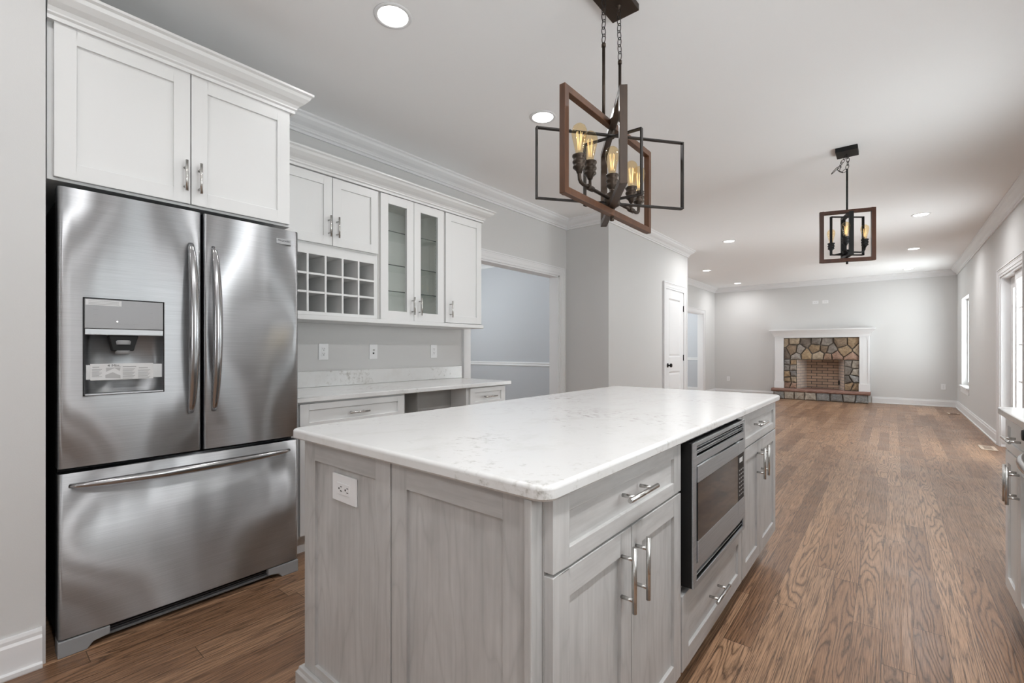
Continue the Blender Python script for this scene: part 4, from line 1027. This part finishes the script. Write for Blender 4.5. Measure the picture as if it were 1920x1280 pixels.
# ================================================================== LIGHT FIXTURES
def strip_frame(mb_, p0, p1, z0, z1, wd, th, mi=0):
    """rectangular frame in the vertical plane through p0-p1; wd = bar size in plane, th = size across"""
    a = Vector((p0[0], p0[1])); b = Vector((p1[0], p1[1])); d = (b - a); L = d.length; d.normalize(); n = Vector((-d.y, d.x))
    def F(u, v, z): q = a + d * u + n * v; return (q.x, q.y, z)
    mb_.box(0, wd, -th / 2, th / 2, z0, z1, mi, F); mb_.box(L - wd, L, -th / 2, th / 2, z0, z1, mi, F)
    mb_.box(wd, L - wd, -th / 2, th / 2, z1 - wd, z1, mi, F); mb_.box(wd, L - wd, -th / 2, th / 2, z0, z0 + wd, mi, F)
    return mb_
def bulb_parts(t, x, y, z, k=1.0):
    """socket with its rim at z, Edison bulb above"""
    s = MB(); s.lathe([(0.0, -0.072 * k), (0.010 * k, -0.072 * k), (0.013 * k, -0.062 * k), (0.026 * k, -0.050 * k), (0.026 * k, -0.046 * k), (0.023 * k, -0.042 * k), (0.023 * k, -0.034 * k), (0.027 * k, -0.030 * k), (0.027 * k, -0.024 * k), (0.023 * k, -0.020 * k), (0.024 * k, -0.010 * k), (0.028 * k, -0.006 * k), (0.028 * k, 0.0), (0.022 * k, 0.0), (0.020 * k, -0.006 * k), (0.0, -0.006 * k)], (x, y, z), 24)
    so = build('socket', s, 'bronze', t)
    b = MB(); b.lathe([(0.014 * k, -0.004 * k), (0.015 * k, 0.012 * k), (0.021 * k, 0.040 * k), (0.0285 * k, 0.070 * k), (0.0315 * k, 0.088 * k), (0.030 * k, 0.102 * k), (0.024 * k, 0.116 * k), (0.013 * k, 0.125 * k), (0.0, 0.128 * k)], (x, y, z), 28)
    bo = build('bulb', b, 'bulb', t, label='clear amber filament bulb')
    f = MB(); n = 6
    for i in range(n):
        a = 2 * math.pi * i / n; a2 = a + math.pi / n
        f.tube([(x + 0.006 * k * math.cos(a), y + 0.006 * k * math.sin(a), z + 0.022 * k), (x + 0.011 * k * math.cos(a2), y + 0.011 * k * math.sin(a2), z + 0.092 * k)], 0.0011, 6)
    build('filament', f, 'filament', bo)
    st_ = MB(); st_.lathe([(0.006 * k, 0), (0.005 * k, 0.018 * k), (0.0, 0.022 * k)], (x, y, z), 10); build('stem_mount', st_, 'clearglass', bo)
def chain(t, pts, link=0.030, r=0.0016, wdt=0.0095):
    mb_ = MB(); i = 0
    seg = [Vector(p) for p in pts]
    for a, b in zip(seg[:-1], seg[1:]):
        L = (b - a).length; d = (b - a).normalized(); n = max(1, round(L / (link * 0.80)))
        u = d.cross(Vector((0.31, 0.87, 0.2))).normalized(); v = d.cross(u).normalized()
        for k in range(n):
            c = a + d * ((k + 0.5) * L / n); s = u if i % 2 == 0 else v; i += 1
            path = []
            for q in range(16):
                an = 2 * math.pi * q / 16
                path.append(c + d * (math.sin(an) * link / 2) + s * (math.cos(an) * wdt))
            mb_.tube(path, r, 6, closed=True)
    return build('chain', mb_, 'darkmetal', t)

cx, cy = -0.967, 1.872
t = empty('chandelier', (cx, cy, 1.74), 'large linear chandelier of crossed wood and metal frames over the island', 'chandelier')
mb = MB(); mb.box(-1.040, -0.905, 1.72, 2.02, CEIL - 0.032, CEIL - 0.0005); build('canopy', mb, 'bronze', t, 0.003)
for y in (1.794, 1.948):
    mb = MB(); mb.tube([(cx, y, 2.150), (cx, y, 2.480)], 0.0068, 14); build('stem', mb, 'bronze', t)
    mb = MB(); mb.lathe([(0.0, -0.010), (0.009, -0.010), (0.009, 0.004), (0.004, 0.010), (0.0, 0.010)], (cx, y, 2.480), 14); build('stem_cap', mb, 'bronze', t)
    chain(t, [(cx, y, 2.490), (cx, y + (0.0 if y < 1.85 else -0.012), CEIL - 0.050)], 0.042, 0.0019, 0.0105)
    mb = MB(); mb.lathe([(0, -0.022), (0.004, -0.022), (0.006, -0.010), (0.012, 0)], (cx, y + (0.0 if y < 1.85 else -0.012), CEIL - 0.032), 14); build('loop_nut', mb, 'bronze', t)
mb = MB(); strip_frame(mb, (cx, 1.468), (cx, 2.274), 1.752, 2.168, 0.027, 0.026); build('wood_frame', mb, 'walnut', t, 0.0015)
mb = MB(); strip_frame(mb, (-0.787, 1.617), (-1.147, 2.127), 1.788, 2.164, 0.026, 0.030); build('wood_frame', mb, 'walnut_dark', t, 0.0015)
mb = MB(); strip_frame(mb, (-1.184, 1.592), (-0.750, 2.152), 1.806, 2.116, 0.006, 0.020); build('metal_frame', mb, 'darkmetal', t, 0.001)
mb = MB(); strip_frame(mb, (-0.828, 1.880), (-1.106, 1.864), 1.822, 2.110, 0.006, 0.020); build('metal_frame', mb, 'darkmetal', t, 0.001)
mb = MB(); mb.lathe([(0, -0.034), (0.020, -0.034), (0.034, -0.026), (0.036, 0.0), (0.034, 0.022), (0.020, 0.030), (0.012, 0.036), (0.012, 0.052)], (cx, cy, 1.826), 24); build('hub', mb, 'bronze', t)
mb = MB(); mb.tube([(cx, cy, 1.738), (cx, cy, 1.80)], 0.008, 12); mb.lathe([(0, -0.006), (0.009, -0.004), (0.009, 0.008), (0.0, 0.010)], (cx, cy, 1.736), 14); build('finial', mb, 'bronze', t)
mb = MB(); mb.tube([(cx, cy, 2.10), (cx, cy, 2.160)], 0.010, 12); build('top_joint', mb, 'bronze', t)
ZS = 1.934
for s in (-1, 1):
    ye = cy + s * 0.280; ym = cy + s * 0.195
    mb = MB(); zr = 1.826
    mb.tube([(cx, cy + s * 0.03, zr), (cx, ye - s * 0.030, zr), (cx, ye - s * 0.012, zr + 0.004), (cx, ye - s * 0.003, zr + 0.012), (cx, ye, zr + 0.030), (cx, ye, ZS - 0.068)], 0.0075, 12)
    build('arm', mb, 'bronze', t)
    mb = MB(); mb.tube([(cx, ym, zr), (cx, ym, ZS - 0.068)], 0.0062, 12); mb.tube([(cx, ym - 0.022, zr), (cx, ym + 0.022, zr)], 0.0115, 12); build('tee_arm', mb, 'bronze', t)
    bulb_parts(t, cx, ye, ZS); bulb_parts(t, cx, ym, ZS)
bulb_parts(t, cx, cy, ZS + 0.003)
mb = MB(); mb.tube([(cx, cy, 1.870), (cx, cy, ZS - 0.066)], 0.008, 12); build('centre_arm', mb, 'bronze', t)

# smaller pendant further back
px_, py_ = -0.280, 4.556
t = empty('pendant_light', (px_, py_, 1.85), 'small square-framed pendant light hanging beyond the island', 'pendant light')
mb = MB(); mb.box(px_ - 0.072, px_ + 0.072, py_ - 0.085, py_ + 0.085, CEIL - 0.035, CEIL - 0.0005); build('canopy', mb, 'black', t, 0.003)
mb = MB(); mb.tube([(px_, py_, 2.262), (px_, py_, 2.605)], 0.0068, 12); build('stem', mb, 'black', t)
chain(t, [(px_, py_, 2.608), (px_ + 0.006, py_ + 0.004, 2.665), (px_, py_, CEIL - 0.040)], 0.040, 0.0022, 0.011)
u = Vector((0.77, 0.64, 0))
def off(a, z): return (px_ - a * 0.77, py_ - a * 0.637, z)
chain(t, [(px_, py_, 2.605), off(0.035, 2.575), off(0.070, 2.590), off(0.055, 2.632), off(0.030, 2.675), off(0.005, CEIL - 0.045)], 0.040, 0.0022, 0.011)
mb = MB(); mb.tube([off(0.045, 2.622), off(0.082, 2.600), off(0.118, 2.568), off(0.126, 2.560), off(0.122, 2.572), off(0.086, 2.612), off(0.040, 2.640)], 0.0026, 8); build('supply_wire', mb, 'black', t)
mb = MB(); strip_frame(mb, (px_ - 0.179, py_ - 0.056), (px_ + 0.179, py_ + 0.056), 1.862, 2.276, 0.027, 0.028); build('wood_frame', mb, 'redwalnut', t, 0.0015)
mb = MB(); strip_frame(mb, (px_ + 0.036, py_ - 0.105), (px_ - 0.036, py_ + 0.105), 1.896, 2.238, 0.020, 0.030); build('metal_frame', mb, 'black', t, 0.0015)
mb = MB(); strip_frame(mb, (px_ - 0.102, py_ - 0.085), (px_ + 0.102, py_ + 0.085), 1.912, 2.222, 0.007, 0.022); build('metal_frame', mb, 'black', t, 0.001)
mb = MB(); mb.lathe([(0, -0.022), (0.022, -0.022), (0.030, -0.012), (0.030, 0.012), (0.012, 0.020), (0.0, 0.020)], (px_, py_, 1.938), 20); build('hub', mb, 'black', t)
mb = MB(); mb.tube([(px_, py_, 1.842), (px_, py_, 1.92)], 0.008, 12); build('finial', mb, 'black', t)
mb = MB(); mb.tube([(px_, py_, 2.215), (px_, py_, 2.262)], 0.008, 12); build('top_joint', mb, 'black', t)
for a in (-110, 10, 130):
    # arm directions chosen as seen: one towards the room's near side, two at the back
    dx, dy = math.cos(R(a + 20)), math.sin(R(a + 20)); rr = 0.128
    ex, ey = px_ + dx * rr, py_ + dy * rr
    mb = MB(); mb.tube([(px_ + dx * .02, py_ + dy * .02, 1.938), (px_ + dx * (rr - .03), py_ + dy * (rr - .03), 1.934), (px_ + dx * (rr - .008), py_ + dy * (rr - .008), 1.940), (ex, ey, 1.958), (ex, ey, 1.972)], 0.006, 10)
    build('arm', mb, 'black', t); 
    n0 = len(bpy.data.objects); bulb_parts(t, ex, ey, 2.036, 0.92)
for ch in t.children:
    if ch.name.split('.')[0] == 'socket': ch.data.materials[0] = M['black']

# ================================================================== FIREPLACE
t = empty('fireplace', (-1.285, YB, 0), 'stone fireplace with white mantel surround and raised stone hearth', 'fireplace')
PX0, PX1 = -2.185, -0.377; PW = 0.180; ZH = 0.243
YF = YB - 0.13
for x0, s, lab in ((PX0, 1, 'l'), (PX1 - PW, 1, 'r')):
    mb = MB(); TY = FY(YF, -1); b = 0.035
    mb.box(x0, x0 + PW, -0.125, -0.008, ZH, 1.445, 0, TY)
    mb.box(x0, x0 + b, -0.009, 0.0, ZH + 0.16, 1.425, 0, TY); mb.box(x0 + PW - b, x0 + PW, -0.009, 0.0, ZH + 0.16, 1.425, 0, TY)
    mb.box(x0 + b, x0 + PW - b, -0.009, 0.0, 1.37, 1.425, 0, TY)
    mb.box(x0 - 0.010, x0 + PW + 0.010, -0.125, 0.012, ZH, ZH + 0.165, 0, TY)
    build('pilaster', mb, 'trim', t, 0.002)
mb = MB(); TY = FY(YF, -1)
mb.box(PX0, PX1, -0.125, 0.004, 1.435, 1.53, 0, TY)
cp_ = [(0, 0), (0.105, 0), (0.105, -0.022), (0.095, -0.030), (0.075, -0.055), (0.045, -0.095), (0.022, -0.140), (0.018, -0.165), (0, -0.165)]
run_profile(mb, cp_, [(PX0, YB - 0.001), (PX0, YF), (PX1, YF), (PX1, YB - 0.001)], 1.630, 0, -1)
mb.box(PX0, PX1, -0.125, 0.0, 1.50, 1.628, 0, TY); build('mantel', mb, 'trim', t)

PAL = [(0.34, 0.255, 0.165), (0.40, 0.30, 0.19), (0.25, 0.19, 0.135), (0.30, 0.275, 0.25), (0.36, 0.34, 0.32), (0.22, 0.20, 0.18), (0.31, 0.21, 0.15), (0.44, 0.37, 0.28), (0.16, 0.135, 0.115), (0.27, 0.265, 0.26), (0.33, 0.22, 0.17)]
PALB = [(0.40, 0.385, 0.355), (0.36, 0.36, 0.35), (0.30, 0.31, 0.315), (0.44, 0.41, 0.36), (0.35, 0.345, 0.33), (0.27, 0.28, 0.285)]
def clip_half(poly, p, n):
    out = []
    for i in range(len(poly)):
        a, b = poly[i], poly[(i + 1) % len(poly)]
        da = (a[0] - p[0]) * n[0] + (a[1] - p[1]) * n[1]; db = (b[0] - p[0]) * n[0] + (b[1] - p[1]) * n[1]
        if da <= 0: out.append(a)
        if (da < 0 < db) or (db < 0 < da):
            k = da / (da - db); out.append((a[0] + (b[0] - a[0]) * k, a[1] + (b[1] - a[1]) * k))
    return out
def voronoi(rect, seeds, wz=1.0):
    x0, x1, z0, z1 = rect; cells = []
    for i, s in enumerate(seeds):
        poly = [(x0, z0), (x1, z0), (x1, z1), (x0, z1)]
        for j, q in enumerate(seeds):
            if i == j or not poly: continue
            m = ((s[0] + q[0]) / 2, (s[1] + q[1]) / 2); n = (q[0] - s[0], (q[1] - s[1]) * wz)
            poly = clip_half(poly, m, n)
        if len(poly) >= 3: cells.append(poly)
    return cells
def stones(mb_, cells, yb, pal, rng, thick=(0.030, 0.062), joint=0.006, Tf=None):
    for poly in cells:
        c = (sum(p[0] for p in poly) / len(poly), sum(p[1] for p in poly) / len(poly))
        # resample the outline, shrink for the joint and roughen it
        pts = []
        for i in range(len(poly)):
            a, b = poly[i], poly[(i + 1) % len(poly)]; L = math.hypot(b[0] - a[0], b[1] - a[1]); n = max(1, int(L / 0.045))
            for k in range(n): pts.append((a[0] + (b[0] - a[0]) * k / n, a[1] + (b[1] - a[1]) * k / n))
        def sh(p, d, jit=0.0):
            v = (c[0] - p[0], c[1] - p[1]); L = math.hypot(*v) or 1; q = min(0.8, d / L)
            return (p[0] + v[0] * q + rng.uniform(-jit, jit), p[1] + v[1] * q + rng.uniform(-jit, jit))
        r0 = [sh(p, joint, 0.003) for p in pts]; r1 = [sh(p, 0.010 + rng.uniform(0, .006), 0.002) for p in r0]; r2 = [sh(p, 0.040, 0.006) for p in r1]
        th = rng.uniform(*thick); tx, tz = rng.uniform(-.09, .09), rng.uniform(-.09, .09)
        def dep(p, base): return base + (p[0] - c[0]) * tx + (p[1] - c[1]) * tz + rng.uniform(-.003, .003)
        n = len(pts); V = [(p[0], yb, p[1]) for p in r0] + [(p[0], yb - dep(p, th * .80), p[1]) for p in r1] + [(p[0], yb - dep(p, th), p[1]) for p in r2] + [(c[0], yb - th - rng.uniform(-.002, .005), c[1])]
        if Tf: V = [Tf(*v) for v in V]
        col = rng.choice(pal); k = rng.uniform(0.85, 1.15); col = tuple(v * k for v in col)
        fs = [(i, (i + 1) % n, n + (i + 1) % n, n + i) for i in range(n)] + [(n + i, n + (i + 1) % n, 2 * n + (i + 1) % n, 2 * n + i) for i in range(n)] + [(2 * n + i, 2 * n + (i + 1) % n, 3 * n) for i in range(n)]
        mb_.add(V, fs, 0, False, col)
rng = random.Random(21)
SX0, SX1 = PX0 + PW, PX1 - PW
def seeds(rect, nx, nz, jx=0.30, jz=0.30):
    x0, x1, z0, z1 = rect; out = []
    for j in range(nz):
        for i in range(nx):
            dx, dz = (x1 - x0) / nx, (z1 - z0) / nz
            out.append((x0 + dx * (i + 0.5 + (0.25 if j % 2 else -0.25) * (nx > 2) + rng.uniform(-jx, jx)), z0 + dz * (j + 0.5 + rng.uniform(-jz, jz))))
    return out
mb = MB()
rt = (SX0, SX1, FBZ, 1.437); stones(mb, voronoi(rt, seeds(rt, 7, 3, 0.32, 0.30), 0.8), YB - 0.055, PAL, rng)
rl_ = (SX0, FX0, ZH, FBZ); stones(mb, voronoi(rl_, seeds(rl_, 2, 5, 0.2, 0.25)), YB - 0.055, PAL, rng)
rr_ = (FX1, SX1, ZH, FBZ); stones(mb, voronoi(rr_, seeds(rr_, 2, 4, 0.2, 0.25)), YB - 0.055, PAL[3:6] + PALB + PAL[:2], rng)
build('stone_facing', mb, 'stone', t)
mb = MB(); mb.box(SX0 - 0.002, FX0, YB - 0.07, YB - 0.004, ZH, 1.437); mb.box(FX1, SX1 + 0.002, YB - 0.07, YB - 0.004, ZH, 1.437); mb.box(FX0, FX1, YB - 0.07, YB - 0.004, FBZ, 1.437); build('mortar_bed', mb, 'mortar', t)
# firebox
fbx = MB(); ya, yb_ = YB - 0.07, YB + 0.42; ins = 0.14
P = [(FX0, ya), (FX1, ya), (FX1 - ins, yb_), (FX0 + ins, yb_)]
def quadv(p, q, z0, z1): return [(p[0], p[1], z0), (q[0], q[1], z0), (q[0], q[1], z1), (p[0], p[1], z1)]
bk = MB(); bk.add(quadv(P[3], P[2], ZH, FBZ + .1), [(0, 1, 2, 3)]); fbo = build('firebox_back', bk, 'firebrick', t, recalc=False)
for a_, b_ in ((P[0], P[3]), (P[2], P[1])):
    bk = MB(); bk.add(quadv(a_, b_, ZH, FBZ + .1), [(0, 1, 2, 3)]); build('firebox_side', bk, 'firebrick_side', t, recalc=False)
bk = MB(); bk.add([(FX0, ya, FBZ + .1), (FX1, ya, FBZ + .1), (FX1 - ins, yb_, FBZ + .1), (FX0 + ins, yb_, FBZ + .1)], [(0, 1, 2, 3)]); build('firebox_throat', bk, 'soot', t, recalc=False)
bk = MB(); bk.add([(FX0, ya, ZH - .002), (FX1, ya, ZH - .002), (FX1 - ins, yb_, ZH - .002), (FX0 + ins, yb_, ZH - .002)], [(0, 1, 2, 3)]); build('firebox_floor', bk, 'slab', t, recalc=False)
bk = MB(); bk.box(FX1 - 0.135, FX1 - 0.11, YB + 0.30, YB + 0.32, ZH + 0.10, ZH + 0.20); build('gas_valve', bk, 'black', t)
# hearth: rough stone slab on stone base
HX0, HX1, HY = -2.230, -0.362, YB - 0.345
mb = MB(); n = 48; V = []; lo = 0.178
rows = []
for z, o_ in ((lo, 0.022), (lo + 0.022, 0.004), (lo + 0.046, 0.006), (ZH, 0.012)):
    row = []
    for i in range(n + 1): row.append((HX0 + (HX1 - HX0) * i / n, HY + o_ + rng.uniform(-.006, .006), z + (rng.uniform(-.003, .003) if z not in (ZH,) else 0)))
    rows.append(row)
V = [p for r_ in rows for p in r_]; m_ = n + 1
mb.add(V, [(j * m_ + i, j * m_ + i + 1, (j + 1) * m_ + i + 1, (j + 1) * m_ + i) for j in range(3) for i in range(n)])
top = rows[3]; bot = rows[0]
mb.add(top + [(p[0], YB - 0.002, ZH) for p in top], [(i, i + 1, m_ + i + 1, m_ + i) for i in range(n)])
mb.add(bot + [(p[0], YB - 0.002, lo) for p in bot], [(i, m_ + i, m_ + i + 1, i + 1) for i in range(n)])
for k in (0, n):
    prof = [r_[k] for r_ in rows]; mb.add(prof + [(prof[0][0], YB - 0.002, ZH), (prof[0][0], YB - 0.002, lo)], [(0, 1, 2, 3, 4, 5)])
build('hearth_slab', mb, 'slab', t)
mb = MB(); BX0, BX1, BY = HX0 + 0.04, HX1 - 0.038, HY + 0.055
rb = (BX0, BX1, 0.004, 0.186)
sd = [(BX0 + (BX1 - BX0) * (i + 0.5 + rng.uniform(-.2, .2)) / 8, 0.095 + rng.uniform(-.03, .03)) for i in range(8)]
stones(mb, voronoi(rb, sd, 0.6), BY, PALB, rng, (0.02, 0.035))
for xs_, sg in ((BX0, -1), (BX1, 1)):
    rs = (BY, YB - 0.01, 0.004, 0.186); s2 = [(BY + 0.08, 0.09), (BY + 0.22, 0.10)]
    stones(mb, voronoi(rs, s2), 0, PALB, rng, (0.008, 0.014), 0.006, (lambda x, y, z, X=xs_, S=sg: (X - S * 0.012 - S * y, x, z)))
build('hearth_base', mb, 'stone', t)
mb = MB(); mb.box(BX0 + 0.004, BX1 - 0.004, BY - 0.004, YB - 0.003, 0.0, lo); build('hearth_core', mb, 'mortar', t)

# plates and outlets on the far wall
TB = FY(YB, -1)
outlet(TB, -1.375, 2.255, 'left of two white horizontal plates high above the fireplace', 'plates above the fireplace', horiz=True, kind='duplex')
outlet(TB, -1.185, 2.255, 'right of two white horizontal plates high above the fireplace', 'plates above the fireplace', horiz=True, kind='duplex')
outlet(TB, -3.265, 0.41, 'white outlet low on the far wall left of the fireplace', 'low outlets on the far wall')
outlet(TB, 0.795, 0.405, 'white outlet low on the far wall in the right corner', 'low outlets on the far wall')
# floor registers
t = empty('floor_register', (0.862, 7.715, 0), 'pale wooden floor register beside the patio door', 'floor vent', 'floor registers')
mb = MB(); mb.box(0.794, 0.932, 7.56, 7.87, 0.0005, 0.006); build('frame', mb, 'register', t, 0.002)
mb = MB()
for i in range(12): mb.box(0.825, 0.900, 7.60 + i * 0.0195, 7.608 + i * 0.0195, 0.006, 0.0066)
build('slot', mb, 'register_dark', t)
t = empty('floor_register', (0.845, 11.41, 0), 'brown floor register with pale ends in the far right corner', 'floor vent', 'floor registers')
mb = MB(); mb.box(0.765, 0.925, 11.31, 11.51, 0.0005, 0.005); build('frame', mb, 'register_dark', t, 0.001)
for x in (0.765, 0.890):
    mb = MB(); mb.box(x, x + 0.036, 11.315, 11.505, 0.005, 0.014); build('end_cap', mb, 'register', t, 0.004)
